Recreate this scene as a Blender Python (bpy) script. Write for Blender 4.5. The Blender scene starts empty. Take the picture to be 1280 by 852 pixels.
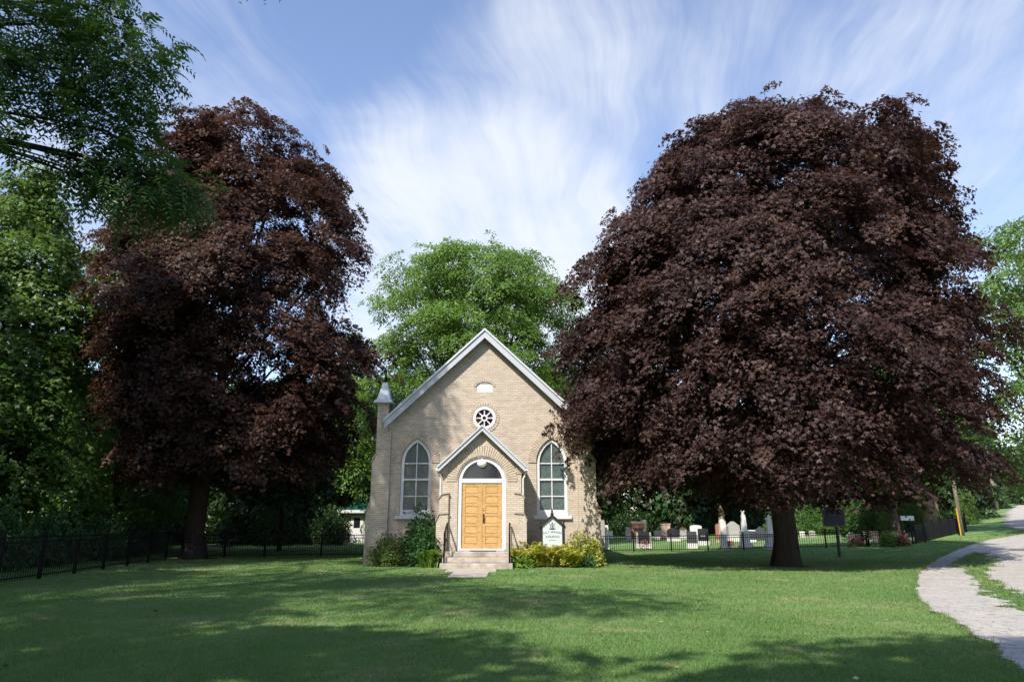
import bpy, math, random
import numpy as np
from mathutils import Vector, Matrix
from mathutils.geometry import tessellate_polygon

R = math.radians
rng = np.random.default_rng(11)
random.seed(5)
scn = bpy.context.scene
COL = scn.collection

# ------------------------------------------------------------------ camera
F_PX, CX, CY = 871.0, 640.0, 426.0
CAM_H, PITCH = 1.55, R(14.79)
cam_d = bpy.data.cameras.new('camera')
cam = bpy.data.objects.new('camera', cam_d)
COL.objects.link(cam)
cam.location = (0, 0, CAM_H)
cam.rotation_euler = (R(90) + PITCH, 0, 0)
cam_d.sensor_width = 36
cam_d.lens = 36 * F_PX / 1280
cam_d.clip_start = 0.05
cam_d.clip_end = 2000
scn.camera = cam

# ------------------------------------------------------------------ light
SUN_EL = R(45)
SUN_AZ = (-0.47, -0.883)          # horizontal direction TOWARDS the sun
sd = bpy.data.lights.new('sun', 'SUN')
sd.energy = 4.6
sd.angle = R(0.55)
sd.color = (1.0, 0.93, 0.82)
sun = bpy.data.objects.new('sun', sd)
COL.objects.link(sun)
to_sun = Vector((SUN_AZ[0] * math.cos(SUN_EL), SUN_AZ[1] * math.cos(SUN_EL), math.sin(SUN_EL))).normalized()
sun.rotation_euler = to_sun.to_track_quat('Z', 'Y').to_euler()
sun.location = (-20, -30, 40)
scn.view_settings.view_transform = 'Standard'
scn.view_settings.look = 'None'
scn.view_settings.exposure = 0.72
scn.view_settings.gamma = 1
scn.view_settings.use_curve_mapping = False
scn.cycles.max_bounces = 6
scn.cycles.diffuse_bounces = 3
scn.cycles.transmission_bounces = 3
scn.cycles.glossy_bounces = 2
scn.cycles.caustics_reflective = False
scn.cycles.caustics_refractive = False

world = bpy.data.worlds.new('World')
scn.world = world
world.use_nodes = True


class NT:
    """small helper round a node tree"""
    def __init__(s, tree):
        s.t = tree
        tree.nodes.clear()

    def n(s, kind, ins=None, **kw):
        nd = s.t.nodes.new(kind)
        for k, v in kw.items():
            setattr(nd, k, v)
        for k, v in (ins or {}).items():
            s.put(nd.inputs[k], v)
        return nd

    def put(s, sock, v):
        if isinstance(v, bpy.types.NodeSocket):
            s.t.links.new(v, sock)
        elif isinstance(v, bpy.types.Node):
            s.t.links.new(v.outputs[0], sock)
        else:
            if sock.type == 'RGBA' and not hasattr(v, '__len__'):
                v = (v, v, v, 1)
            if sock.type == 'RGBA' and len(v) == 3:
                v = (*v, 1)
            sock.default_value = v

    def m(s, op, a, b=None, c=None, clamp=False):
        nd = s.t.nodes.new('ShaderNodeMath')
        nd.operation = op
        nd.use_clamp = clamp
        s.put(nd.inputs[0], a)
        if b is not None:
            s.put(nd.inputs[1], b)
        if c is not None:
            s.put(nd.inputs[2], c)
        return nd.outputs[0]

    def mix(s, f, a, b, blend='MIX'):
        nd = s.t.nodes.new('ShaderNodeMix')
        nd.data_type = 'RGBA'
        nd.blend_type = blend
        nd.clamp_factor = True
        s.put(nd.inputs[0], f)
        s.put(nd.inputs[6], a)
        s.put(nd.inputs[7], b)
        return nd.outputs[2]

    def ramp(s, f, stops, interp='LINEAR'):
        nd = s.t.nodes.new('ShaderNodeValToRGB')
        cr = nd.color_ramp
        cr.interpolation = interp
        while len(cr.elements) > 1:
            cr.elements.remove(cr.elements[0])
        for i, (p, c) in enumerate(stops):
            e = cr.elements[0] if i == 0 else cr.elements.new(p)
            e.position = p
            if not hasattr(c, '__len__'):
                c = (c, c, c)
            e.color = (*c, 1)
        s.put(nd.inputs[0], f)
        return nd.outputs[0]

    def noise(s, vec, scale, detail=4, rough=0.55, dist=0.0):
        nd = s.n('ShaderNodeTexNoise', {'Scale': scale, 'Detail': detail, 'Roughness': rough, 'Distortion': dist})
        if vec is not None:
            s.put(nd.inputs['Vector'], vec)
        return nd.outputs[0]

    def smooth(s, v, lo, hi):
        nd = s.t.nodes.new('ShaderNodeMapRange')
        nd.interpolation_type = 'SMOOTHSTEP'
        s.put(nd.inputs[0], v)
        nd.inputs[1].default_value = lo
        nd.inputs[2].default_value = hi
        return nd.outputs[0]


def build_world():
    w = NT(world.node_tree)
    sky = w.n('ShaderNodeTexSky', sky_type='NISHITA', sun_disc=False, sun_elevation=SUN_EL,
              sun_rotation=math.atan2(SUN_AZ[0], SUN_AZ[1]), altitude=200, air_density=1.0, dust_density=0.6, ozone_density=2.0)
    tc = w.n('ShaderNodeTexCoord')
    sep = w.n('ShaderNodeSeparateXYZ', {0: tc.outputs['Generated']})
    X, Y, Z = sep.outputs
    zz = w.m('ADD', w.m('MAXIMUM', Z, 0.02), 0.12)
    u = w.m('DIVIDE', X, zz)
    v = w.m('DIVIDE', Y, zz)
    # cirrus: long filaments that run away from the viewer, fanned by a warp
    pv = w.n('ShaderNodeCombineXYZ', {0: u, 1: v, 2: 0.0})
    warp = w.n('ShaderNodeTexNoise', {'Vector': pv, 'Scale': 0.9, 'Detail': 3})
    uw = w.m('ADD', u, w.m('MULTIPLY', w.m('SUBTRACT', warp.outputs[0], 0.5), 0.55))
    us = w.m('ADD', uw, w.m('MULTIPLY', v, -0.22))
    fil = w.n('ShaderNodeCombineXYZ', {0: w.m('MULTIPLY', us, 5.2), 1: w.m('MULTIPLY', v, 0.62), 2: 3.3})
    f1 = w.noise(fil, 1.0, 9, 0.66, 0.35)
    soft = w.noise(w.n('ShaderNodeCombineXYZ', {0: uw, 1: w.m('MULTIPLY', v, 0.7), 2: 8.1}), 1.15, 6, 0.6, 0.4)

    def blob(px, py, lo, hi):
        d = ray(px, py)
        dot = w.n('ShaderNodeVectorMath', {0: tc.outputs['Generated'], 1: tuple(d)}, operation='DOT_PRODUCT')
        return w.smooth(dot.outputs['Value'], math.cos(R(lo)), math.cos(R(hi)))
    # where the sky is thickly veiled: the middle, and the upper right
    c1 = w.m('MAXIMUM', w.m('MULTIPLY', blob(600, 330, 19, 5), 1.3), w.m('MULTIPLY', blob(680, 150, 15, 2), 0.6))
    c2 = w.m('MAXIMUM', blob(1190, 120, 15, 2), w.m('MULTIPLY', blob(1250, 300, 14, 3), 0.9))
    c3 = w.m('MULTIPLY', blob(90, 190, 20, 4), 0.75)
    c4 = w.m('MULTIPLY', blob(930, 60, 22, 3), 0.42)
    cover = w.m('MAXIMUM', w.m('MAXIMUM', c1, c2), w.m('MAXIMUM', c3, c4))
    low = w.m('MULTIPLY', w.m('SUBTRACT', 1.0, w.smooth(Z, 0.10, 0.44)), 0.85)
    cover = w.m('MAXIMUM', cover, low)
    tex = w.m('ADD', w.m('MULTIPLY', f1, 0.46), w.m('MULTIPLY', soft, 0.69))
    cl = w.m('ADD', w.m('MULTIPLY', w.m('SUBTRACT', tex, 0.585), 2.9), w.m('MULTIPLY', cover, 0.72))
    cl = w.m('SUBTRACT', cl, 0.2, clamp=True)
    thin = w.m('MULTIPLY', w.smooth(f1, 0.5, 0.8), 0.35)
    cl = w.m('MAXIMUM', w.smooth(cl, 0.0, 1.05), thin)
    cl = w.m('MULTIPLY', cl, w.smooth(Z, -0.02, 0.05))
    base = w.mix(1.0, sky, SKY_TINT, 'MULTIPLY')
    col = w.mix(w.m('MULTIPLY', cl, 0.93), base, CLOUD)
    bg = w.n('ShaderNodeBackground', {0: col, 1: 0.1})
    out = w.n('ShaderNodeOutputWorld', {0: bg})


def ray(px, py):
    u, v = (px - CX) / F_PX, (CY - py) / F_PX
    c, s = math.cos(PITCH), math.sin(PITCH)
    return Vector((u, c - v * s, s + v * c)).normalized()


SKY_TINT = (1.85, 1.68, 1.68)
CLOUD = (5.7, 6.0, 6.6)
build_world()


# ------------------------------------------------------------------ terrain and pixel helpers
def tz(x, y):
    x = np.minimum(x, 90.0)
    k = np.clip((np.asarray(x, float) - 16) / 2.0, -30, 60)
    return 0.062 * 2.0 * np.log1p(np.exp(k)) + 0.012 * np.clip(np.asarray(y, float) - 44, 0, 120)


def at(px, py, Y):
    d = ray(px, py)
    k = Y / d.y
    return Vector((d.x * k, Y, CAM_H + d.z * k))


def gnd(px, py, far=160.0):
    d = ray(px, py)
    lo, hi = 2.0, far
    f = lambda Y: CAM_H + d.z * Y / d.y - float(tz(d.x * Y / d.y, Y))
    if f(hi) > 0:
        Y = hi
    else:
        for _ in range(50):
            m = (lo + hi) / 2
            if f(m) > 0:
                lo = m
            else:
                hi = m
        Y = (lo + hi) / 2
    x = d.x * Y / d.y
    return Vector((x, Y, float(tz(x, Y))))


def scale_at(x, y, z):
    return F_PX / (y * math.cos(PITCH) + (z - CAM_H) * math.sin(PITCH))


# ------------------------------------------------------------------ mesh helpers
class MB:
    def __init__(s):
        s.v, s.f = [], []

    def add(s, verts, faces):
        b = len(s.v)
        s.v += [tuple(p) for p in verts]
        s.f += [tuple(b + i for i in f) for f in faces]
        return s

    def box(s, x0, x1, y0, y1, z0, z1, M=None):
        vs = [Vector(p) for p in ((x0, y0, z0), (x1, y0, z0), (x1, y1, z0), (x0, y1, z0), (x0, y0, z1), (x1, y0, z1), (x1, y1, z1), (x0, y1, z1))]
        if M is not None:
            vs = [M @ p for p in vs]
        return s.add(vs, [(0, 3, 2, 1), (4, 5, 6, 7), (0, 1, 5, 4), (1, 2, 6, 5), (2, 3, 7, 6), (3, 0, 4, 7)])

    def tube(s, pts, rad, n=8, cap=True):
        pts = [Vector(p) for p in pts]
        if not hasattr(rad, '__len__'):
            rad = [rad] * len(pts)
        rings = []
        prev = None
        for i, p in enumerate(pts):
            t = (pts[min(i + 1, len(pts) - 1)] - pts[max(i - 1, 0)]).normalized()
            ref = prev if prev is not None else (Vector((1, 0, 0)) if abs(t.x) < 0.8 else Vector((0, 1, 0)))
            a = (ref - t * ref.dot(t)).normalized()
            prev = a
            b = t.cross(a)
            rings.append([p + (a * math.cos(k * 2 * math.pi / n) + b * math.sin(k * 2 * math.pi / n)) * rad[i] for k in range(n)])
        vs = [q for r in rings for q in r]
        fs = []
        for i in range(len(pts) - 1):
            for k in range(n):
                k2 = (k + 1) % n
                fs.append((i * n + k, i * n + k2, (i + 1) * n + k2, (i + 1) * n + k))
        if cap:
            fs.append(tuple(range(n - 1, -1, -1)))
            fs.append(tuple((len(pts) - 1) * n + k for k in range(n)))
        return s.add(vs, fs)

    def lathe(s, prof, c=(0, 0, 0), n=20, axis='z'):
        vs, fs = [], []
        for r, h in prof:
            for k in range(n):
                a = 2 * math.pi * k / n
                p = (r * math.cos(a), r * math.sin(a), h) if axis == 'z' else (r * math.cos(a), -h, r * math.sin(a))
                vs.append((c[0] + p[0], c[1] + p[1], c[2] + p[2]))
        m = len(prof)
        for i in range(m - 1):
            for k in range(n):
                k2 = (k + 1) % n
                fs.append((i * n + k, i * n + k2, (i + 1) * n + k2, (i + 1) * n + k))
        fs.append(tuple(range(n - 1, -1, -1)))
        fs.append(tuple((m - 1) * n + k for k in range(n)))
        return s.add(vs, fs)

    def sheet(s, loops, y0, y1, flip=None):
        """outline (x,z) with holes, extruded from y0 to y1"""
        flat = [p for l in loops for p in l]
        tris = tessellate_polygon([[Vector((p[0], p[1], 0)) for p in l] for l in loops])
        n = len(flat)
        vs = [(p[0], y0, p[1]) for p in flat] + [(p[0], y1, p[1]) for p in flat]
        fs = [tuple(t) for t in tris] + [tuple(n + i for i in reversed(t)) for t in tris]
        b = 0
        for l in loops:
            m = len(l)
            for i in range(m):
                j = (i + 1) % m
                fs.append((b + i, b + j, n + b + j, n + b + i))
            b += m
        return s.add(vs, fs)

    def build(s, name, m, parent=None, smooth=False, fix=True, bevel=0):
        me = bpy.data.meshes.new(name)
        me.from_pydata(s.v, [], s.f)
        if fix:
            import bmesh
            bm = bmesh.new()
            bm.from_mesh(me)
            bmesh.ops.recalc_face_normals(bm, faces=bm.faces)
            if bevel:
                bmesh.ops.bevel(bm, geom=[e for e in bm.edges if len(e.link_faces) == 2 and e.calc_face_angle(0) > 0.5], offset=bevel, segments=1, affect='EDGES', clamp_overlap=True)
            bm.to_mesh(me)
            bm.free()
        me.materials.append(m)
        if smooth:
            me.polygons.foreach_set('use_smooth', [True] * len(me.polygons))
        o = bpy.data.objects.new(name, me)
        COL.objects.link(o)
        o.parent = parent
        return o


def tag(o, label=None, cat=None, group=None, kind=None):
    if label: o['label'] = label
    if cat: o['category'] = cat
    if group: o['group'] = group
    if kind: o['kind'] = kind
    return o


def empty(name, loc, label, cat, group=None, rz=0.0):
    o = bpy.data.objects.new(name, None)
    o.empty_display_size = 0.3
    COL.objects.link(o)
    o.location = loc
    o.rotation_euler = (0, 0, rz)
    return tag(o, label, cat, group)


def copy_tree(o, parent=None):
    c = o.copy()
    COL.objects.link(c)
    c.parent = parent
    for ch in list(o.children):
        copy_tree(ch, c)
    return c


def np_mesh(name, V, Fc, m, rnd=None, smooth=False):
    me = bpy.data.meshes.new(name)
    n, k = Fc.shape
    me.vertices.add(len(V))
    me.vertices.foreach_set('co', V.astype(np.float32).ravel())
    me.loops.add(n * k)
    me.loops.foreach_set('vertex_index', Fc.astype(np.int32).ravel())
    me.polygons.add(n)
    me.polygons.foreach_set('loop_start', np.arange(0, n * k, k, dtype=np.int32))
    me.update(calc_edges=True)
    me.validate()
    if rnd is not None and len(me.polygons) == n:
        a = me.attributes.new('rnd', 'FLOAT', 'FACE')
        a.data.foreach_set('value', rnd.astype(np.float32))
    me.materials.append(m)
    if smooth:
        me.polygons.foreach_set('use_smooth', np.ones(n, bool))
    return me


# ------------------------------------------------------------------ materials
def newmat(name):
    m = bpy.data.materials.new(name)
    m.use_nodes = True
    return m, NT(m.node_tree)


def plain(name, col, rough=0.7, var=0.15, scale=6.0, metal=0.0, spec=0.4, bump=0.0, bscale=40):
    m, t = newmat(name)
    oc = t.n('ShaderNodeTexCoord').outputs['Object']
    nz = t.noise(oc, scale, 5, 0.6)
    c = t.mix(nz, tuple(max(0, x * (1 - var * 1.6)) for x in col), tuple(min(1, x * (1 + var)) for x in col))
    p = t.n('ShaderNodeBsdfPrincipled', {'Base Color': c, 'Roughness': rough, 'Metallic': metal, 'Specular IOR Level': spec})
    if bump:
        b = t.n('ShaderNodeBump', {'Strength': bump, 'Distance': 0.02, 'Height': t.noise(oc, bscale, 4)})
        t.put(p.inputs['Normal'], b)
    t.n('ShaderNodeOutputMaterial', {0: p})
    return m


def brick_mat(name, c1, c2, mortar, stain=True):
    m, t = newmat(name)
    oc = t.n('ShaderNodeTexCoord').outputs['Object']
    sp = t.n('ShaderNodeSeparateXYZ', {0: oc})
    v = t.n('ShaderNodeCombineXYZ', {0: t.m('ADD', sp.outputs[0], sp.outputs[1]), 1: sp.outputs[2], 2: 0.0})
    br = t.n('ShaderNodeTexBrick', {'Vector': v, 'Color1': c1, 'Color2': c2, 'Mortar': mortar, 'Scale': 1.0, 'Mortar Size': 0.010,
                                    'Mortar Smooth': 0.2, 'Bias': -0.1, 'Brick Width': 0.225, 'Row Height': 0.078})
    # tone from brick to brick, row to row, and broad weathering
    cellv = t.n('ShaderNodeCombineXYZ', {0: t.m('FLOOR', t.m('MULTIPLY', t.m('ADD', sp.outputs[0], sp.outputs[1]), 1 / 0.2)),
                                         1: t.m('FLOOR', t.m('DIVIDE', sp.outputs[2], 0.078)), 2: 0.0})
    wn = t.n('ShaderNodeTexWhiteNoise', {'Vector': cellv}, noise_dimensions='3D')
    c = t.mix(t.m('MULTIPLY', t.smooth(wn.outputs[0], 0.8, 1.0), 0.35), br.outputs[0], (c1[0] * 0.58, c1[1] * 0.53, c1[2] * 0.47))
    st = t.n('ShaderNodeCombineXYZ', {0: t.m('MULTIPLY', v.inputs[0].links[0].from_socket, 0.5), 1: t.m('MULTIPLY', sp.outputs[2], 2.2), 2: 0.0})
    nz = t.noise(st, 2.2, 6, 0.65)
    c = t.mix(t.m('MULTIPLY', t.smooth(nz, 0.46, 0.72), 0.55), c, (c1[0] * 0.62, c1[1] * 0.58, c1[2] * 0.52))
    nz2 = t.noise(oc, 0.7, 4, 0.6)
    c = t.mix(t.m('MULTIPLY', t.smooth(nz2, 0.45, 0.75), 0.22), c, (0.55, 0.49, 0.42))
    if stain:
        low = t.m('SUBTRACT', 1.0, t.smooth(t.m('ADD', sp.outputs[2], t.m('MULTIPLY', t.m('SUBTRACT', nz2, 0.5), 1.6)), 0.1, 1.3))
        c = t.mix(t.m('MULTIPLY', low, 0.6), c, (0.16, 0.13, 0.10))
        vs = t.n('ShaderNodeCombineXYZ', {0: t.m('MULTIPLY', t.m('ADD', sp.outputs[0], sp.outputs[1]), 3.0), 1: t.m('MULTIPLY', sp.outputs[2], 0.35), 2: 4.0})
        c = t.mix(t.m('MULTIPLY', t.smooth(t.noise(vs, 1.0, 6, 0.7), 0.55, 0.75), 0.4), c, (0.3, 0.25, 0.2))
    p = t.n('ShaderNodeBsdfPrincipled', {'Base Color': c, 'Roughness': 0.9, 'Specular IOR Level': 0.15})
    h = t.m('ADD', t.m('MULTIPLY', br.outputs[1], -1.0), t.m('MULTIPLY', t.noise(oc, 30, 4), 0.5))
    b = t.n('ShaderNodeBump', {'Strength': 0.7, 'Distance': 0.012, 'Height': h})
    t.put(p.inputs['Normal'], b)
    t.n('ShaderNodeOutputMaterial', {0: p})
    return m


def leaf_mat(name, stops, trans, tf=0.3, rough=0.45, spec=0.35):
    m, t = newmat(name)
    a = t.n('ShaderNodeAttribute', attribute_name='rnd')
    c = t.ramp(a.outputs['Fac'], stops)
    p = t.n('ShaderNodeBsdfPrincipled', {'Base Color': c, 'Roughness': rough, 'Specular IOR Level': spec})
    tr = t.n('ShaderNodeBsdfTranslucent', {'Color': t.mix(0.55, c, trans)})
    mx = t.n('ShaderNodeMixShader', {0: tf, 1: p, 2: tr})
    t.n('ShaderNodeOutputMaterial', {0: mx})
    return m


def bark_mat(name, col):
    m, t = newmat(name)
    oc = t.n('ShaderNodeTexCoord').outputs['Object']
    mp = t.n('ShaderNodeMapping', {'Vector': oc, 'Scale': (7, 7, 1.3)})
    nz = t.noise(mp, 1.6, 8, 0.7, 0.6)
    c = t.ramp(nz, [(0.3, tuple(x * 0.45 for x in col)), (0.55, col), (0.75, tuple(min(1, x * 1.5) for x in col))])
    p = t.n('ShaderNodeBsdfPrincipled', {'Base Color': c, 'Roughness': 0.95, 'Specular IOR Level': 0.1})
    b = t.n('ShaderNodeBump', {'Strength': 1.0, 'Distance': 0.05, 'Height': nz})
    t.put(p.inputs['Normal'], b)
    t.n('ShaderNodeOutputMaterial', {0: p})
    return m


def grass_colour(t, extra=None):
    """mown turf colour by place: green, blue green, dry straw patches"""
    g = t.n('ShaderNodeNewGeometry').outputs['Position']
    big = t.noise(g, 0.22, 4, 0.6, 0.4)
    mid = t.noise(g, 1.1, 5, 0.65, 0.3)
    fine = t.noise(g, 9.0, 4, 0.6)
    c = t.mix(t.smooth(big, 0.35, 0.65), (0.110, 0.225, 0.066), (0.18, 0.285, 0.098))
    c = t.mix(t.m('MULTIPLY', t.smooth(mid, 0.52, 0.72), 0.5), c, (0.27, 0.29, 0.13))
    dry = t.m('MULTIPLY', t.smooth(t.noise(g, 0.5, 5, 0.7, 0.5), 0.53, 0.68), 0.8)
    c = t.mix(dry, c, (0.40, 0.355, 0.225))
    c = t.mix(t.m('MULTIPLY', t.smooth(t.noise(g, 0.33, 5, 0.65), 0.55, 0.7), 0.5), c, (0.07, 0.165, 0.045))
    c = t.mix(t.m('MULTIPLY', fine, 0.45), c, (0.085, 0.15, 0.05))
    if extra is not None:
        c = t.mix(t.m('MULTIPLY', extra, 0.5), c, (0.22, 0.30, 0.085))
    return c, g


def lawn_material():
    m, t = newmat('turf')
    c, g = grass_colour(t)
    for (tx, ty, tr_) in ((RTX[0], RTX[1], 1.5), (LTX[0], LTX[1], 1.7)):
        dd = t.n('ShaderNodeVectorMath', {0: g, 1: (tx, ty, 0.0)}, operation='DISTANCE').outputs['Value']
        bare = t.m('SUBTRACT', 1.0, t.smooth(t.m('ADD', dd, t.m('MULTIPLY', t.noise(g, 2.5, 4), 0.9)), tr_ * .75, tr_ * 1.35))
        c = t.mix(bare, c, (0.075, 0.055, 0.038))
    nz = t.noise(g, 35, 3, 0.7)
    c = t.mix(t.m('MULTIPLY', t.smooth(nz, 0.55, 0.8), 0.5), c, (0.05, 0.07, 0.02))
    p = t.n('ShaderNodeBsdfPrincipled', {'Base Color': c, 'Roughness': 0.9, 'Specular IOR Level': 0.1})
    b = t.n('ShaderNodeBump', {'Strength': 0.9, 'Distance': 0.05, 'Height': t.m('ADD', t.m('MULTIPLY', nz, 0.6), t.noise(g, 3.0, 4))})
    t.put(p.inputs['Normal'], b)
    t.n('ShaderNodeOutputMaterial', {0: p})
    return m


def blade_material():
    m, t = newmat('grass_blade')
    a = t.n('ShaderNodeAttribute', attribute_name='rnd')
    c, g = grass_colour(t, a.outputs['Fac'])
    p = t.n('ShaderNodeBsdfPrincipled', {'Base Color': c, 'Roughness': 0.55, 'Specular IOR Level': 0.25})
    tr = t.n('ShaderNodeBsdfTranslucent', {'Color': t.mix(0.6, c, (0.16, 0.26, 0.04))})
    mx = t.n('ShaderNodeMixShader', {0: 0.4, 1: p, 2: tr})
    t.n('ShaderNodeOutputMaterial', {0: mx})
    return m


def gravel_material():
    m, t = newmat('gravel')
    g = t.n('ShaderNodeNewGeometry').outputs['Position']
    vor = t.n('ShaderNodeTexVoronoi', {'Vector': g, 'Scale': 45.0})
    vor2 = t.n('ShaderNodeTexVoronoi', {'Vector': g, 'Scale': 11.0})
    nz = t.noise(g, 1.3, 5, 0.65)
    c = t.mix(t.smooth(nz, 0.35, 0.7), (0.47, 0.445, 0.41), (0.56, 0.535, 0.495))
    s = t.n('ShaderNodeSeparateColor', {0: vor.outputs['Color']})
    c = t.mix(t.m('MULTIPLY', s.outputs[0], 0.5), c, (0.24, 0.22, 0.2))
    s2 = t.n('ShaderNodeSeparateColor', {0: vor2.outputs['Color']})
    c = t.mix(t.m('MULTIPLY', t.smooth(s2.outputs[0], 0.8, 0.95), 0.5), c, (0.2, 0.17, 0.14))
    c = t.mix(t.m('MULTIPLY', t.smooth(t.noise(g, 0.6, 5, 0.6), 0.55, 0.75), 0.4), c, (0.3, 0.25, 0.2))
    p = t.n('ShaderNodeBsdfPrincipled', {'Base Color': c, 'Roughness': 0.95, 'Specular IOR Level': 0.1})
    b = t.n('ShaderNodeBump', {'Strength': 0.8, 'Distance': 0.03, 'Height': t.m('SUBTRACT', nz, vor.outputs['Distance'])})
    t.put(p.inputs['Normal'], b)
    t.n('ShaderNodeOutputMaterial', {0: p})
    return m


def wood_mat(name, dark, light):
    m, t = newmat(name)
    oc = t.n('ShaderNodeTexCoord').outputs['Object']
    ob = t.n('ShaderNodeAttribute', attribute_name='rnd').outputs['Fac']
    sp = t.n('ShaderNodeSeparateXYZ', {0: oc})
    v = t.n('ShaderNodeCombineXYZ', {0: t.m('MULTIPLY', sp.outputs[0], 2.5), 1: t.m('MULTIPLY', ob, 13.0), 2: t.m('MULTIPLY', sp.outputs[2], 22.0)})
    nz = t.noise(v, 1.4, 6, 0.6, 1.2)
    c = t.ramp(nz, [(0.3, dark), (0.7, light)])
    c = t.mix(t.m('MULTIPLY', ob, 0.5), c, light)
    p = t.n('ShaderNodeBsdfPrincipled', {'Base Color': c, 'Roughness': 0.42, 'Specular IOR Level': 0.4})
    t.n('ShaderNodeOutputMaterial', {0: p})
    return m


def lattice_glass(name, a, b):
    m, t = newmat(name)
    oc = t.n('ShaderNodeTexCoord').outputs['Object']
    sp = t.n('ShaderNodeSeparateXYZ', {0: oc})
    u = t.m('ADD', sp.outputs[0], t.m('MULTIPLY', sp.outputs[2], 0.62))
    v = t.m('SUBTRACT', sp.outputs[0], t.m('MULTIPLY', sp.outputs[2], 0.62))
    fu = t.m('ABSOLUTE', t.m('SUBTRACT', t.m('FRACT', t.m('DIVIDE', u, 0.1)), 0.5))
    fv = t.m('ABSOLUTE', t.m('SUBTRACT', t.m('FRACT', t.m('DIVIDE', v, 0.1)), 0.5))
    line = t.smooth(t.m('MAXIMUM', fu, fv), 0.40, 0.47)
    cell = t.n('ShaderNodeCombineXYZ', {0: t.m('FLOOR', t.m('DIVIDE', u, 0.1)), 1: t.m('FLOOR', t.m('DIVIDE', v, 0.1)), 2: 0.0})
    wn = t.n('ShaderNodeTexWhiteNoise', {'Vector': cell})
    c = t.mix(wn.outputs[0], a, b)
    c = t.mix(line, c, (0.03, 0.035, 0.035))
    p = t.n('ShaderNodeBsdfPrincipled', {'Base Color': c, 'Roughness': 0.28, 'Specular IOR Level': 0.6})
    bp = t.n('ShaderNodeBump', {'Strength': 0.25, 'Distance': 0.01, 'Height': t.m('ADD', wn.outputs[0], t.noise(oc, 5, 3))})
    t.put(p.inputs['Normal'], bp)
    t.n('ShaderNodeOutputMaterial', {0: p})
    return m


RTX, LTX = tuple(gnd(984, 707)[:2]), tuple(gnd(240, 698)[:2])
M = {}
M['brick'] = brick_mat('buff_brick', (0.525, 0.455, 0.38), (0.44, 0.37, 0.30), (0.36, 0.31, 0.26))
M['voussoir'] = plain('arch_brick', (0.50, 0.42, 0.335), 0.9, 0.35, 7.0, bump=0.5)
M['mortar'] = plain('mortar', (0.12, 0.095, 0.075), 0.95, 0.2)
M['white'] = plain('white_paint', (0.58, 0.59, 0.62), 0.5, 0.1, 3.0)
M['fascia'] = plain('fascia_paint', (0.42, 0.44, 0.49), 0.45, 0.07, 2.0)
M['stone'] = plain('weathered_stone', (0.40, 0.35, 0.29), 0.92, 0.35, 4.0, bump=0.6)
M['concrete'] = plain('old_concrete', (0.40, 0.35, 0.30), 0.95, 0.7, 2.2, bump=0.9, bscale=18)
M['slab'] = plain('walk_concrete', (0.42, 0.38, 0.33), 0.95, 0.3, 4.0, bump=0.6)
M['shingle'] = plain('asphalt_shingle', (0.09, 0.085, 0.085), 0.95, 0.3, 9.0, bump=0.6)
M['cap_metal'] = plain('painted_metal', (0.50, 0.53, 0.58), 0.45, 0.08, 5.0, spec=0.5)
M['iron'] = plain('black_iron', (0.006, 0.006, 0.008), 0.55, 0.3, 8.0, spec=0.15)
M['dark_wood'] = plain('dark_stained_wood', (0.016, 0.012, 0.012), 0.7, 0.3, 9.0)
M['door'] = wood_mat('honey_oak', (0.27, 0.13, 0.04), (0.58, 0.375, 0.155))
M['brass'] = plain('dark_bronze', (0.05, 0.035, 0.025), 0.35, 0.2, 10, metal=0.7)
M['glass_dark'] = plain('dark_glass', (0.012, 0.014, 0.016), 0.08, 0.1, 2.0, spec=0.6)
M['glass_lattice'] = lattice_glass('obscure_glass', (0.052, 0.088, 0.093), (0.095, 0.138, 0.136))
M['lampglass'] = plain('opal_glass', (0.8, 0.79, 0.74), 0.25, 0.03)
M['mat'] = plain('door_mat', (0.05, 0.035, 0.055), 0.95, 0.3, 30)
M['signboard'] = plain('sign_white', (0.48, 0.53, 0.55), 0.5, 0.04)
M['black_paint'] = plain('black_paint', (0.015, 0.015, 0.017), 0.5, 0.1)
M['grey_letter'] = plain('faded_lettering', (0.03, 0.032, 0.035), 0.7, 0.1)
M['turf'] = lawn_material()
M['blade'] = blade_material()
M['gravel'] = gravel_material()
M['bark'] = bark_mat('grey_bark', (0.085, 0.07, 0.055))
M['bark_dark'] = bark_mat('dark_bark', (0.045, 0.036, 0.03))
M['bark_pale'] = bark_mat('pale_bark', (0.24, 0.19, 0.135))
M['copper'] = leaf_mat('copper_leaf', [(0.0, (0.015, 0.008, 0.008)), (0.45, (0.045, 0.025, 0.024)), (0.8, (0.073, 0.041, 0.033)), (1.0, (0.10, 0.058, 0.044))], (0.16, 0.06, 0.025), 0.24, 0.5, 0.2)
M['copper_warm'] = leaf_mat('copper_leaf_warm', [(0.0, (0.016, 0.009, 0.009)), (0.45, (0.046, 0.024, 0.02)), (0.8, (0.085, 0.043, 0.028)), (1.0, (0.12, 0.064, 0.04))], (0.20, 0.07, 0.025), 0.26, 0.5, 0.2)
M['maple_green'] = leaf_mat('maple_leaf', [(0.0, (0.022, 0.06, 0.014)), (0.5, (0.05, 0.125, 0.022)), (1.0, (0.10, 0.20, 0.035))], (0.20, 0.34, 0.03), 0.33)
M['walnut'] = leaf_mat('walnut_leaf', [(0.0, (0.02, 0.055, 0.016)), (0.6, (0.042, 0.10, 0.026)), (1.0, (0.075, 0.15, 0.03))], (0.13, 0.26, 0.03), 0.3)
M['locust'] = leaf_mat('locust_leaf', [(0.0, (0.05, 0.105, 0.02)), (0.5, (0.11, 0.21, 0.035)), (1.0, (0.17, 0.28, 0.055))], (0.30, 0.46, 0.05), 0.4)
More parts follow.
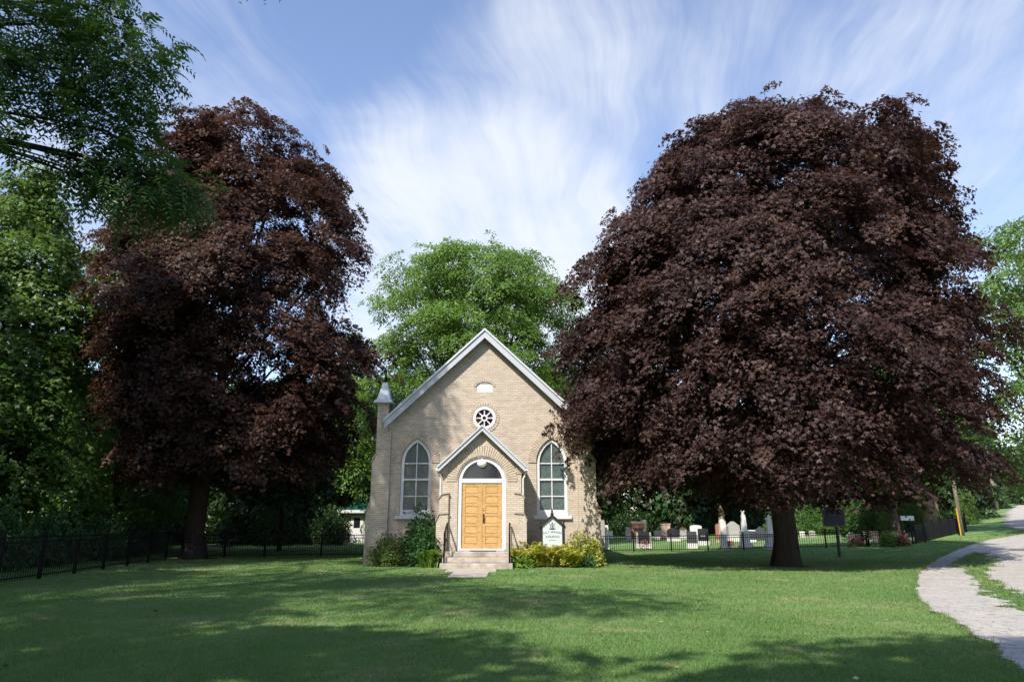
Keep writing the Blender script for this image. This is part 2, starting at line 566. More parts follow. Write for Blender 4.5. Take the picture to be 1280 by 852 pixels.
M['forest'] = leaf_mat('woodland_leaf', [(0.0, (0.010, 0.026, 0.008)), (0.6, (0.022, 0.056, 0.013)), (1.0, (0.05, 0.105, 0.02))], (0.09, 0.17, 0.02), 0.25)
M['roadside'] = leaf_mat('roadside_leaf', [(0.0, (0.04, 0.09, 0.02)), (0.5, (0.085, 0.165, 0.03)), (1.0, (0.16, 0.24, 0.05))], (0.26, 0.38, 0.05), 0.35)
M['yew'] = leaf_mat('yew_needle', [(0.0, (0.035, 0.065, 0.012)), (0.6, (0.08, 0.135, 0.02)), (1.0, (0.14, 0.19, 0.03))], (0.15, 0.2, 0.03), 0.25)
M['lilac'] = leaf_mat('lilac_leaf', [(0.0, (0.022, 0.062, 0.022)), (0.6, (0.045, 0.12, 0.035)), (1.0, (0.09, 0.19, 0.05))], (0.13, 0.28, 0.05), 0.28)
M['lily'] = leaf_mat('lily_leaf', [(0.0, (0.07, 0.14, 0.02)), (0.6, (0.14, 0.25, 0.035)), (1.0, (0.22, 0.32, 0.05))], (0.3, 0.45, 0.05), 0.35)
M['fern'] = leaf_mat('yellowing_fern', [(0.0, (0.2, 0.10, 0.03)), (0.12, (0.26, 0.15, 0.05)), (0.2, (0.28, 0.33, 0.05)), (0.6, (0.45, 0.46, 0.075)), (1.0, (0.58, 0.55, 0.13))], (0.6, 0.58, 0.08), 0.42)
M['spirea'] = leaf_mat('golden_leaf', [(0.0, (0.16, 0.19, 0.035)), (0.6, (0.30, 0.33, 0.05)), (1.0, (0.43, 0.42, 0.08))], (0.45, 0.48, 0.06), 0.32)
M['pink_flower'] = leaf_mat('pink_petal', [(0.0, (0.30, 0.09, 0.10)), (1.0, (0.50, 0.22, 0.22))], (0.45, 0.2, 0.2), 0.3)
M['dead_leaf'] = leaf_mat('dead_leaf', [(0.0, (0.05, 0.032, 0.02)), (0.6, (0.15, 0.10, 0.055)), (1.0, (0.4, 0.34, 0.22))], (0.3, 0.2, 0.1), 0.1)
M['white_stone'] = plain('white_marble', (0.62, 0.61, 0.58), 0.6, 0.25, 5.0, bump=0.2)
M['grey_stone'] = plain('grey_granite', (0.33, 0.32, 0.31), 0.6, 0.25, 14.0)
M['slate_stone'] = plain('dark_granite', (0.055, 0.058, 0.065), 0.3, 0.2, 20.0)
M['black_stone'] = plain('black_granite', (0.02, 0.021, 0.025), 0.22, 0.2, 20.0)
M['red_stone'] = plain('red_granite', (0.33, 0.125, 0.09), 0.4, 0.25, 18.0)
M['pink_stone'] = plain('pink_granite', (0.52, 0.35, 0.28), 0.5, 0.2, 18.0)
M['plaque_blue'] = plain('plaque_blue', (0.012, 0.018, 0.035), 0.55, 0.2, 5)
M['plaque_rim'] = plain('plaque_rim', (0.16, 0.15, 0.11), 0.5, 0.2, 5)
M['post_blue'] = plain('post_blue', (0.012, 0.028, 0.05), 0.5, 0.2, 5)
M['pole'] = bark_mat('weathered_pole', (0.21, 0.185, 0.15))
M['yellow'] = plain('yellow_plastic', (0.55, 0.30, 0.02), 0.4, 0.05)
M['shed_wall'] = plain('cream_siding', (0.42, 0.39, 0.33), 0.8, 0.1)
M['shed_roof'] = plain('green_roofing', (0.015, 0.11, 0.075), 0.6, 0.15)
M['bench_wood'] = plain('bench_wood', (0.34, 0.22, 0.12), 0.7, 0.2)
M['table_wood'] = plain('weathered_boards', (0.20, 0.155, 0.11), 0.85, 0.3)
M['stain_amber'] = plain('amber_glass', (0.16, 0.055, 0.012), 0.12, 0.1, spec=0.6)
M['stain_plum'] = plain('plum_glass', (0.045, 0.012, 0.02), 0.12, 0.1, spec=0.6)
M['stain_blue'] = plain('blue_glass', (0.025, 0.045, 0.10), 0.12, 0.1, spec=0.6)
M['soil'] = plain('soil', (0.05, 0.038, 0.028), 0.95, 0.3)


# ------------------------------------------------------------------ ground
def grid_mesh(name, xs, ys, m, dz=0.0, keep=None):
    X, Y = np.meshgrid(xs, ys)
    V = np.stack([X.ravel(), Y.ravel(), tz(X, Y).ravel() + dz], 1)
    nx, ny = len(xs), len(ys)
    i, j = np.meshgrid(np.arange(nx - 1), np.arange(ny - 1))
    a = (j * nx + i).ravel()
    Fq = np.stack([a, a + 1, a + nx + 1, a + nx], 1)
    if keep is not None:
        c = V[Fq].mean(1)
        Fq = Fq[keep(c[:, 0], c[:, 1])]
        used = np.unique(Fq)
        remap = np.zeros(len(V), int)
        remap[used] = np.arange(len(used))
        V, Fq = V[used], remap[Fq]
    me = np_mesh(name, V, Fq, m, smooth=True)
    o = bpy.data.objects.new(name, me)
    COL.objects.link(o)
    return o


xs = np.concatenate([np.arange(-400, -60, 20), np.arange(-60, 100, 1.0), np.arange(100, 460, 20)])
ys = np.concatenate([np.arange(-60, 0, 4), np.arange(0, 120, 1.0), np.arange(120, 700, 20)])
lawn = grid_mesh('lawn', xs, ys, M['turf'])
tag(lawn, 'mown green lawn with pale dry patches in front of the church', 'lawn', kind='structure')


def in_poly(x, y, poly):
    x, y = np.asarray(x, float), np.asarray(y, float)
    r = np.zeros(x.shape, bool)
    n = len(poly)
    for i in range(n):
        x0, y0 = poly[i]
        x1, y1 = poly[(i + 1) % n]
        c = ((y0 > y) != (y1 > y)) & (x < (x1 - x0) * (y - y0) / (y1 - y0 + 1e-12) + x0)
        r ^= c
    return r


def wob(x, y):
    return (np.sin(x * 2.1 + 1.3 * np.sin(y * 1.7)) + np.sin(y * 3.1 + 2 * np.sin(x * 1.9)) * 0.7 + np.sin(x * 7.3 + y * 5.1) * 0.4) * 0.09


drive_px = [(1280, 838), (1240, 806), (1200, 780), (1168, 764), (1148, 746), (1145, 730), (1150, 715), (1165, 703), (1185, 692), (1210, 682), (1240, 674), (1280, 667)]
drive_edge = [tuple(gnd(*p)[:2]) for p in drive_px]
e0 = drive_edge[-1]
DRIVE = [(2.6, 2.5), (4.3, 5.6)] + drive_edge + [(e0[0] + 12, e0[1] + 3), (e0[0] + 16, e0[1] - 8), (34, 14), (22, -6), (4, -8)]
far_px = [(1290, 663), (1268, 660), (1257, 655), (1256, 649), (1259, 641), (1265, 634), (1270, 631)]
far_edge = [tuple(gnd(*p, far=150)[:2]) for p in far_px]
FARROAD = far_edge + [(far_edge[-1][0] + 14, far_edge[-1][1] + 2), (far_edge[0][0] + 20, far_edge[0][1])]
strip = []                       # the grassy strip that curves along the middle of the drive
for (px, py, hw_) in ((1224, 692, .35), (1219, 700, .8), (1218, 708, .75), (1221, 716, .35), (1230, 725, .3), (1241, 734, .42), (1258, 743, .5), (1275, 751, .55), (1300, 762, .6)):
    q = gnd(px, py)
    strip.append((q.x, q.y, hw_))


def in_island(x, y):
    r = np.zeros(np.shape(x), bool)
    for (x0, y0, w0), (x1, y1, w1) in zip(strip[:-1], strip[1:]):
        dx, dy = x1 - x0, y1 - y0
        t = np.clip(((x - x0) * dx + (y - y0) * dy) / (dx * dx + dy * dy), 0, 1)
        d = np.hypot(x - x0 - t * dx, y - y0 - t * dy)
        r |= d < .68 * (w0 + (w1 - w0) * t) * (1 + wob(x * 2.3, y * 2.3) * 4.5)
    return r


def in_drive(x, y):
    dx = wob(x, y)
    return in_poly(x + dx, y + dx * 0.8, DRIVE) & ~in_island(x, y)


def in_far(x, y):
    return in_poly(x + wob(x, y) * 3, y, FARROAD)


drive = grid_mesh('gravel_driveway', np.concatenate([np.arange(2, 18, 0.07), np.arange(18, 62, 0.2)]), np.concatenate([np.arange(-6, 5, 0.25), np.arange(5, 28, 0.075), np.arange(28, 60, 0.2)]), M['gravel'], 0.02, in_drive)
tag(drive, 'pale gravel driveway with grass tufts in its middle', 'driveway', kind='structure')
fr = grid_mesh('road', np.arange(20, 140, 0.5), np.arange(40, 160, 0.5), M['gravel'], 0.035, in_far)
tag(fr, 'pale gravel road climbing the hill beyond the verge', 'road', kind='structure')

# concrete walk to the steps
AX, WY = -1.19, 29.8
mb = MB()
mb.box(-2.3, -0.55, 25.0, 26.66, -0.05, 0.03)
mb.box(-1.98, -0.78, 22.6, 24.95, -0.05, 0.022)
walk = mb.build('concrete_path', M['slab'])
tag(walk, 'short worn concrete path leading to the church steps', 'path', kind='structure')

# ------------------------------------------------------------------ church
church = empty('church', (AX, WY, 0), 'small buff brick country church with a steep gable, front porch and honey oak double doors', 'church')


def lancet(hw, z0, zs, rise, n=10, inset=0.0):
    """pointed arch outline, counter-clockwise from bottom left"""
    Rr = (hw * hw + rise * rise) / (2 * hw)
    a1 = math.acos((Rr - hw) / Rr)
    r = Rr - inset
    pts = [(-hw + inset, z0 + inset), (hw - inset, z0 + inset)]
    cx = hw - Rr
    amax = math.acos(max(-1, min(1, (Rr - hw) / r)))
    for i in range(n + 1):
        a = amax * i / n
        pts.append((cx + r * math.cos(a), zs + r * math.sin(a)))
    for i in range(n - 1, -1, -1):
        a = amax * i / n
        pts.append((-cx - r * math.cos(a), zs + r * math.sin(a)))
    return pts


def round_arch(hw, z0, zs, n=16, inset=0.0):
    r = hw - inset
    return [(-r, z0), (r, z0)] + [(r * math.cos(math.pi * i / n), zs + r * math.sin(math.pi * i / n)) for i in range(n + 1)]


def circle(r, cz, n=28):
    return [(r * math.cos(2 * math.pi * i / n), cz + r * math.sin(2 * math.pi * i / n)) for i in range(n)]


def shift(pts, dx):
    return [(x + dx, z) for x, z in pts]


HW, SL, APEX = 4.4, 0.939, 9.72
EAVE = APEX - SL * HW
WX = (-2.85, 2.87)
WH, WZ0, WZS, WR = 0.645, 1.93, 4.1, 1.02
wall = MB()
outer = [(-HW, -0.3), (HW, -0.3), (HW, EAVE), (0, APEX), (-HW, EAVE)]
holes = [shift(lancet(WH, WZ0, WZS, WR), x) for x in WX] + [circle(0.5, 6.0)] + [[(-.36, 7.13), (.36, 7.13), (.36, 7.42), (.26, 7.52), (-.26, 7.52), (-.36, 7.42)]]
wall.sheet([outer] + holes, 0, 0.35)
wall.box(-HW, -HW + .35, .35, 14.65, -.3, EAVE - .05)
wall.box(HW - .35, HW, .35, 14.65, -.3, EAVE - .05)
wall.sheet([outer], 14.65, 15)
# dark backing so that no light leaks through the panes
wall.build('wall', M['brick'], church)

# corner buttresses with sloped weatherings
for s in (-1, 1):
    b = MB()
    prof = [(-3.95, -.3), (-4.86, -.3), (-4.86, 2.05), (-4.70, 2.42), (-4.70, 4.1), (-4.56, 4.42), (-4.56, 5.4), (-3.95, 5.4)]
    b.sheet([[(p[0] * -s, p[1]) for p in prof]], -0.14, 0.55)
    bt = b.build('buttress', M['brick'], church)
    for (xa, za, xb, zb) in ((-4.90, 2.05, -4.70, 2.46), (-4.74, 4.1, -4.56, 4.46)):
        cp = MB()
        cp.sheet([[(xa * -s, za - .04), (xa * -s, za + .04), (xb * -s, zb + .05), (xb * -s, zb - .04)]], -0.19, 0.6)
        cp.build('weathering', M['stone'], bt)
    # pinnacle shaft and spirelet
    pn = MB()
    cx = 4.33 * s
    pn.box(cx - .235, cx + .235, -.145, .33, 5.402, 6.62)
    pin = pn.build('pinnacle', M['brick'], church)
    cp = MB()
    cp.box(cx - .40, cx + .40, -.31, .5, 6.62, 6.68)
    base = [(cx - .40, -.31, 6.68), (cx + .40, -.31, 6.68), (cx + .40, .5, 6.68), (cx - .40, .5, 6.68)]
    mid = [(cx - .29, -.2, 6.80), (cx + .29, -.2, 6.80), (cx + .29, .39, 6.80), (cx - .29, .39, 6.80)]
    top = [(cx - .085, .01, 7.55), (cx + .085, .01, 7.55), (cx + .085, .18, 7.55), (cx - .085, .18, 7.55)]
    cp.add(base + mid + top, [(0, 1, 5, 4), (1, 2, 6, 5), (2, 3, 7, 6), (3, 0, 4, 7), (4, 5, 9, 8), (5, 6, 10, 9), (6, 7, 11, 10), (7, 4, 8, 11), (8, 9, 10, 11), (3, 2, 1, 0)])
    cp.build('pinnacle_cap', M['cap_metal'], pin)
    fn = MB()
    fn.tube([(cx, .095, 7.54), (cx, .095, 8.02)], .022, 6)
    for a in range(4):
        dx, dy = math.cos(a * math.pi / 2 + .4), math.sin(a * math.pi / 2 + .4)
        fn.tube([(cx, .095, 7.62), (cx + dx * .13, .095 + dy * .13, 7.66), (cx + dx * .19, .095 + dy * .19, 7.74), (cx + dx * .14, .095 + dy * .14, 7.80)], [.024, .024, .02, .012], 5)
    fn.lathe([(.001, 7.99), (.05, 8.03), (.05, 8.07), (.001, 8.11)], (cx, .095, 0), 8)
    fn.build('finial', M['iron'], pin)

# roof, bargeboards, gutters
rf = MB()
for s in (-1, 1):
    for (xa, ya, yb) in ((4.02, -.30, .6), (4.85, .602, 15.2)):
        z0, z1 = 9.70, 9.70 - SL * xa
        rf.add([(0, ya, z0), (s * xa, ya, z1), (s * xa, yb, z1), (0, yb, z0), (0, ya, z0 + .17), (s * xa, ya, z1 + .17), (s * xa, yb, z1 + .17), (0, yb, z0 + .17)],
               [(0, 1, 2, 3), (7, 6, 5, 4), (0, 4, 5, 1), (3, 2, 6, 7), (1, 5, 6, 2), (0, 3, 7, 4)])
roof = rf.build('roof', M['shingle'], church)


def barge(hx, zap, sl, w, y0, y1, par, name='bargeboard', m='fascia'):
    for s in (-1, 1):
        g = MB()
        loop = [(0, zap), (s * hx, zap - sl * hx), (s * (hx - .02), zap - sl * hx - w), (0, zap - w * 1.02)]
        g.sheet([loop], y0, y1)
        o = g.build(name, M[m], par)
        t = MB()                                    # drip moulding along the upper edge
        t.sheet([[(0, zap + .05), (s * (hx + .03), zap - sl * (hx + .03) + .05), (s * (hx + .03), zap - sl * (hx + .03) - .05), (0, zap - .05)]], y0 - .06, y0 - .003)
        t.build('drip_moulding', M['cap_metal'], o)


barge(4.24, 9.85, SL, .37, -.37, -.305, church)
for s in (-1, 1):
    g = MB()
    g.box(s * 4.84 - .09, s * 4.84 + .09, .65, 15.2, 5.14, 5.27)
    g.build('gutter', M['white'], church)


def voussoirs(name, pts_fn, n, r_w, y0, y1, par):
    """radiating bricks: pts_fn(t) -> (x, z, outward x, outward z)"""
    g = MB()
    for i in range(n):
        t0, t1 = (i + .1) / n, (i + .9) / n
        a, b = pts_fn(t0), pts_fn(t1)
        w = r_w * (1.0 if i % 2 else .96)
        lo = [(a[0], a[1]), (b[0], b[1])]
        hi = [(b[0] + b[2] * w, b[1] + b[3] * w), (a[0] + a[2] * w, a[1] + a[3] * w)]
        g.sheet([lo + hi], y0 - .01 * (i % 3) * .5, y1)
    o = g.build(name, M['voussoir'], par)
    k = MB()                                        # mortar bed behind the bricks
    N = 30
    pa = [pts_fn(i / N) for i in range(N + 1)]
    k.sheet([[(p[0], p[1]) for p in pa] + [(p[0] + p[2] * r_w * .98, p[1] + p[3] * r_w * .98) for p in reversed(pa)]], y0 + .012, y1 - .001)
    k.build('mortar_bed', M['mortar'], o)


def lancet_path(hw, zs, rise, off, dx):
    Rr = (hw * hw + rise * rise) / (2 * hw)
    am = math.acos((Rr - hw) / Rr)
    def f(t):
        if t <= .5:
            a = am * t * 2
            c, s_ = math.cos(a), math.sin(a)
            return (dx + hw - Rr + (Rr + off) * c, zs + (Rr + off) * s_, c, s_)
        a = am * (1 - t) * 2
        c, s_ = math.cos(a), math.sin(a)
        return (dx - hw + Rr - (Rr + off) * c, zs + (Rr + off) * s_, -c, s_)
    return f


# lancet windows
for wx in WX:
    f = MB()
    f.sheet([shift(lancet(WH - .004, WZ0, WZS, WR - .004), wx), shift([(p[0], p[1]) for p in lancet(WH - .004, WZ0 + .06, WZS, WR - .004, inset=.125)], wx)], .06, .2)
    win = f.build('window', M['white'], church)
    f = MB()                                        # sash members
    iw = WH - .13
    f.box(wx - .022, wx + .022, .115, .16, WZ0 + .18, WZS + .84)
    f.box(wx - iw, wx + iw, .1, .161, 3.37, 3.45)
    for z in (4.08, 2.72):
        f.box(wx - iw, wx + iw, .117, .159, z - .022, z + .022)
    f.box(wx - iw, wx + iw, .1, .162, WZ0 + .12, WZ0 + .235)
    f.build('sash_bars', M['white'], win)
    f = MB()
    f.sheet([shift(lancet(WH - .05, WZ0 + .02, WZS, WR - .06), wx)], .175, .19)
    f.build('pane', M['glass_lattice'], win)
    f = MB()
    f.box(wx - .80, wx + .80, -.12, .2, WZ0 - .14, WZ0 - .003)
    f.build('sill', M['white'], win, bevel=.012)
    voussoirs('brick_arch', lancet_path(WH, WZS, WR, .02, wx), 32, .33, -.03, .03, church)
    _R = (WH * WH + WR * WR) / (2 * WH)
    _a = math.acos((_R - WH) / _R)
    kx, kz = .02 * math.cos(_a), WZS + (_R + .02) * math.sin(_a)
    f = MB()
    f.sheet([[(wx - kx * .6, kz), (wx + kx * .6, kz), (wx + kx + .29 * math.cos(_a), kz + .31 * math.sin(_a)), (wx, kz + .335), (wx - kx - .29 * math.cos(_a), kz + .31 * math.sin(_a))]], -.034, .03)
    f.build('keystone', M['voussoir'], church)

# round window with eight petals of coloured glass
f = MB()
f.sheet([circle(.5 - .004, 6.0), circle(.37, 6.0)], -.03, .14)
rose = f.build('round_window', M['white'], church)
f = MB()
f.sheet([circle(.145, 6.0, 16), circle(.08, 6.0, 16)], .0, .12)
for k in range(8):
    a = k * math.pi / 4
    c, s_ = math.cos(a), math.sin(a)
    q = [(c * r + w * -s_, 6.0 + s_ * r + w * c) for r, w in ((.14, -.024), (.375, -.024), (.375, .024), (.14, .024))]
    f.sheet([q], .02, .118)
f.build('spokes', M['white'], rose)
cols = ['stain_amber', 'stain_blue', 'stain_plum', 'stain_plum', 'stain_amber', 'stain_blue', 'stain_plum', 'stain_plum']
for k in range(8):
    a0 = k * math.pi / 4
    f = MB()
    f.sheet([[(r * math.cos(a), 6.0 + r * math.sin(a)) for r, a in [(.12, a0 + .02), (.12, a0 + .76)] + [(.39, a0 + .765 - j * .1875) for j in range(5)]]], .125, .135)
    f.build('petal_pane', M[cols[k]], rose)
f = MB()
f.sheet([circle(.1, 6.0, 16)], .122, .133)
f.build('centre_pane', M['stain_plum'], rose)
voussoirs('brick_arch', lambda t: (.515 * math.cos(t * 2 * math.pi), 6.0 + .515 * math.sin(t * 2 * math.pi), math.cos(t * 2 * math.pi), math.sin(t * 2 * math.pi)), 34, .13, -.02, .03, church)
f = MB()
f.sheet([[(-.355, 7.13), (.355, 7.13), (.355, 7.41), (.26, 7.515), (-.26, 7.515), (-.355, 7.41)]], .03, .2)
f.build('date_stone', M['white'], church)
voussoirs('brick_arch', lambda t: (.40 * math.cos(.25 + t * 2.64) , 7.28 + .30 * math.sin(.25 + t * 2.64), math.cos(.25 + t * 2.64), math.sin(.25 + t * 2.64)), 14, .12, -.02, .03, church)

# porch
PY, PH, PSL, PAP = -1.7, 1.56, .93, 5.27
DW, DZ0, DZS = .95, .585, 3.22
f = MB()
po = [(-PH, -.3), (PH, -.3), (PH, PAP - PSL * PH), (0, PAP), (-PH, PAP - PSL * PH)]
f.sheet([po, round_arch(DW, DZ0, DZS)], PY, PY + .3)
for s in (-1, 1):
    f.box(min(s * PH, s * (PH - .3)), max(s * PH, s * (PH - .3)), PY + .3, -.002, -.3, PAP - PSL * PH)
porch = f.build('porch', M['brick'], church)
f = MB()
for s in (-1, 1):
    xa = 1.74
    z0, z1 = PAP + .0, PAP - PSL * xa
    f.add([(0, PY - .25, z0), (s * xa, PY - .25, z1), (s * xa, -.004, z1), (0, -.004, z0), (0, PY - .25, z0 + .12), (s * xa, PY - .25, z1 + .12), (s * xa, -.004, z1 + .12), (0, -.004, z0 + .12)],
          [(0, 1, 2, 3), (7, 6, 5, 4), (0, 4, 5, 1), (3, 2, 6, 7), (1, 5, 6, 2), (0, 3, 7, 4)])
f.build('porch_roof', M['shingle'], porch)
for s in (-1, 1):
    g = MB()
    hx, zap, w = 1.72, PAP + .13, .215
    g.sheet([[(0, zap), (s * hx, zap - PSL * hx), (s * (hx - .02), zap - PSL * hx - w), (0, zap - w)]], PY - .31, PY - .255)
    g.sheet([[(0, zap + .04), (s * (hx + .03), zap - PSL * (hx + .03) + .04), (s * (hx + .03), zap - PSL * (hx + .03) - .045), (0, zap - .045)]], PY - .36, PY - .313)
    g.build('porch_bargeboard', M['fascia'], porch)
    g = MB()                                        # gutter and downspout
    g.box(s * 1.76 - .05, s * 1.76 + .05, PY - .3, -.01, 3.62, 3.71)
    g.tube([(s * 1.76, PY - .2, 3.63), (s * 1.70, PY - .06, 3.45), (s * 1.63, PY - .05, 3.3), (s * 1.63, PY - .05, 2.62)], .035, 8)
    g.build('downspout', M['white'], porch)
    g = MB()                                        # stepped side buttress
    pr = [(1.30, -.3), (1.76, -.3), (1.76, 1.72), (1.66, 1.95), (1.66, 2.58), (1.55, 2.72), (1.30, 2.72)]
    g.sheet([[(p[0] * s, p[1]) for p in pr]], PY - .12, PY + .25)
    bt = g.build('porch_buttress', M['brick'], porch)
    for (xa, za, xb, zb) in ((1.79, 1.72, 1.655, 1.99), (1.69, 2.58, 1.55, 2.75)):
        g = MB()
        g.sheet([[(xa * s, za - .04), (xa * s, za + .03), (xb * s, zb + .04), (1.28 * s, zb + .04), (1.28 * s, zb), (xb * s, zb - .03)]], PY - .17, PY + .28)
        g.build('weathering', M['stone'], bt)
    g = MB()                                        # corbel under the eave
    for k in range(3):
        g.box(s * PH - .2 + (0 if s < 0 else .0), s * PH + .2, PY - .035 - .02 * k, PY - .001, 3.52 + .085 * k, 3.598 + .085 * k)
    g.build('corbel', M['voussoir'], porch)
voussoirs('brick_arch', lambda t: (1.0 * math.cos(t * math.pi), DZS + 1.0 * math.sin(t * math.pi), math.cos(t * math.pi), math.sin(t * math.pi)), 40, .40, PY - .03, PY + .03, church)

# doorway
DY = PY + .1
f = MB()
f.sheet([round_arch(DW - .004, DZ0 + .003, DZS), round_arch(.80, DZ0 + .09, DZS)], DY - .04, DY + .12)
f.box(-.80, .80, DY - .02, DY + .11, 3.17, 3.34)
frm = f.build('door_frame', M['white'], church)
f = MB()
f.box(-.92, .92, PY - .1, DY - .042, DZ0 + .004, DZ0 + .075)
f.build('threshold', M['fascia'], frm)
f = MB()
f.sheet([round_arch(.81, 3.33, DZS + .0)], DY + .06, DY + .075)
fl = f.build('fanlight', M['glass_dark'], church)
for s in (-1, 1):
    z0, z1 = DZ0 + .095, 3.165
    xa, xb = (.006, .797)
    f = MB()
    cells = []
    st = .145
    f.box(xa, xa + st, DY + .02, DY + .07, z0, z1)
    f.box(xb - st, xb, DY + .02, DY + .07, z0, z1)
    rails = 7
    ph = (z1 - z0 - .16 - .10 * 5 - .13) / 6
    z = z0
    hs = [.16] + [.10] * 5 + [.13]
    spans = []
    for i, h in enumerate(hs):
        f.box(xa + st, xb - st, DY + .022, DY + .069, z, z + h)
        z += h
        if i < 6:
            spans.append((z, z + ph))
            z += ph
    f.v = [(v[0] * s, v[1], v[2]) for v in f.v]
    leaf = f.build('door', M['door'], church)
    a = leaf.data.attributes.new('rnd', 'FLOAT', 'FACE')
    a.data.foreach_set('value', np.repeat(np.array([.2, .3] + [.15 + .1 * (i % 3) for i in range(rails)]), 6).astype(np.float32)[:len(leaf.data.polygons)])
    for (za, zb) in spans:
        g = MB()
        x0, x1 = xa + st, xb - st
        g.box(x0, x1, DY + .052, DY + .066, za, zb)
        m_ = .035
        g.add([(x0 + .012, DY + .051, za + .012), (x1 - .012, DY + .051, za + .012), (x1 - .012, DY + .051, zb - .012), (x0 + .012, DY + .051, zb - .012),
               (x0 + m_ + .012, DY + .036, za + m_), (x1 - m_ - .012, DY + .036, za + m_), (x1 - m_ - .012, DY + .036, zb - m_), (x0 + m_ + .012, DY + .036, zb - m_)],
              [(0, 1, 5, 4), (1, 2, 6, 5), (2, 3, 7, 6), (3, 0, 4, 7), (4, 5, 6, 7)])
        g.v = [(v[0] * s, v[1], v[2]) for v in g.v]
        p = g.build('door_panel', M['door'], leaf)
        a = p.data.attributes.new('rnd', 'FLOAT', 'FACE')
        a.data.foreach_set('value', np.full(len(p.data.polygons), .35 + .65 * random.random(), np.float32))
    if s > 0:
        g = MB()
        g.box(.05, .105, DY + .008, DY + .02, 1.62, 1.98)
        g.tube([(.078, DY + .005, 1.92), (.078, DY - .05, 1.9), (.078, DY - .06, 1.78), (.078, DY - .045, 1.68), (.078, DY + .005, 1.66)], .014, 8)
        g.build('handle', M['brass'], leaf)
        g = MB()
        g.lathe([(.001, -.0), (.022, .0), (.022, .012), (.001, .014)], (.078, DY + .02, 2.12), 12, 'y')
        g.build('lock', M['brass'], leaf)
    for z in (.95, 1.9, 2.85):
        g = MB()
        g.box(s * .8 - .012, s * .8 + .012, DY + .005, DY + .0195, z - .06, z + .06)
        g.build('hinge', M['brass'], leaf)
f = MB()
f.box(-.028, .028, DY + .004, DY + .019, DZ0 + .1, 3.16)
o = f.build('astragal', M['door'], church)
# lamp over the fanlight
f = MB()
f.tube([(0, DY - .03, 4.10), (0, PY - .10, 4.12), (0, PY - .17, 4.08), (0, PY - .18, 4.02)], .016, 8)
lamp = f.build('lamp', M['white'], church)
f = MB()
f.lathe([(.03, .20), (.05, .17), (.15, .12), (.19, .05), (.18, -.02), (.12, -.09), (.001, -.12)], (0, PY - .18, 3.87), 20)
f.build('lamp_globe', M['lampglass'], lamp, smooth=True)

# steps
f = MB()
sx = -.12
f.box(sx - 1.34, sx + 1.34, PY - 1.42, PY - .0, -.2, .195)
f.box(sx - 1.28, sx + 1.28, PY - 1.06, PY - .001, .196, .39)
f.box(sx - 1.26, sx + 1.26, PY - .70, PY - .002, .391, .583)
steps = f.build('steps', M['concrete'], church, bevel=.018)
for i, sx_ in enumerate((-1.32, 1.10)):
    f = MB()
    a, b, c = (sx_, PY - 1.2, .19), (sx_, PY - 1.2, 1.26), (sx_, PY - .12, 1.62)
    f.tube([a, b], .034, 8)
    f.tube([(sx_, PY - 1.3, 1.24), b, c], .034, 8)
    f.tube([(sx_, PY - .14, .58), (sx_, PY - .14, 1.62)], .02, 8)
    f.tube([(sx_, PY - .66, .39), (sx_, PY - .66, 1.44)], .014, 6)
    f.tube([(sx_, PY - 1.2, .72), (sx_, PY - .14, 1.10)], .014, 6)
    f.build('handrail', M['iron'], church)
f = MB()
f.box(-.42, .58, PY - .58, PY - .14, .585, .605)
dm = f.build('doormat', M['mat'])
dm.location = (AX, WY, 0)
tag(dm, 'dark purple doormat lying on the top step before the oak doors', 'doormat')

# ------------------------------------------------------------------ church sign
sgx = at(690.5, 670, 28.45).x
sign = empty('church_sign', (sgx, 28.45, 0), 'white gabled notice board in a dark wooden frame behind the yellow plants', 'sign')
f = MB()
hw = .395
f.sheet([[(-hw, .55), (hw, .55), (hw, 1.545), (0, 1.865), (-hw, 1.545)]], -.03, .03)
bd = f.build('board', M['signboard'], sign)
for s in (-1, 1):
    f = MB()
    f.box(s * (hw + .045) - .06, s * (hw + .045) + .05, -.06, .05, -.2, 1.56)
    f.build('post', M['dark_wood'], sign)
    f = MB()
    f.tube([(s * (hw + .06), -.0, 1.5), (s * (hw + .06), 0, 1.66)], .03, 8)
    f.lathe([(.04, 1.66), (.045, 1.69), (.02, 1.75), (.001, 1.79)], (s * (hw + .06), 0, 0), 10)
    f.build('finial', M['dark_wood'], sign)
f = MB()
for s in (-1, 1):
    q = [(0, 1.845), (s * (hw + .13), 1.845 - .81 * (hw + .13)), (s * (hw + .13), 1.955 - .81 * (hw + .13)), (0, 1.965)]
    f.sheet([q], -.10, .10)
rfo = f.build('roof', M['dark_wood'], sign)
f = MB()
f.lathe([(.075, 1.93), (.06, 2.0), (.03, 2.06), (.045, 2.09), (.015, 2.15), (.001, 2.24)], (0, 0, 0), 10)
f.build('finial', M['dark_wood'], sign)


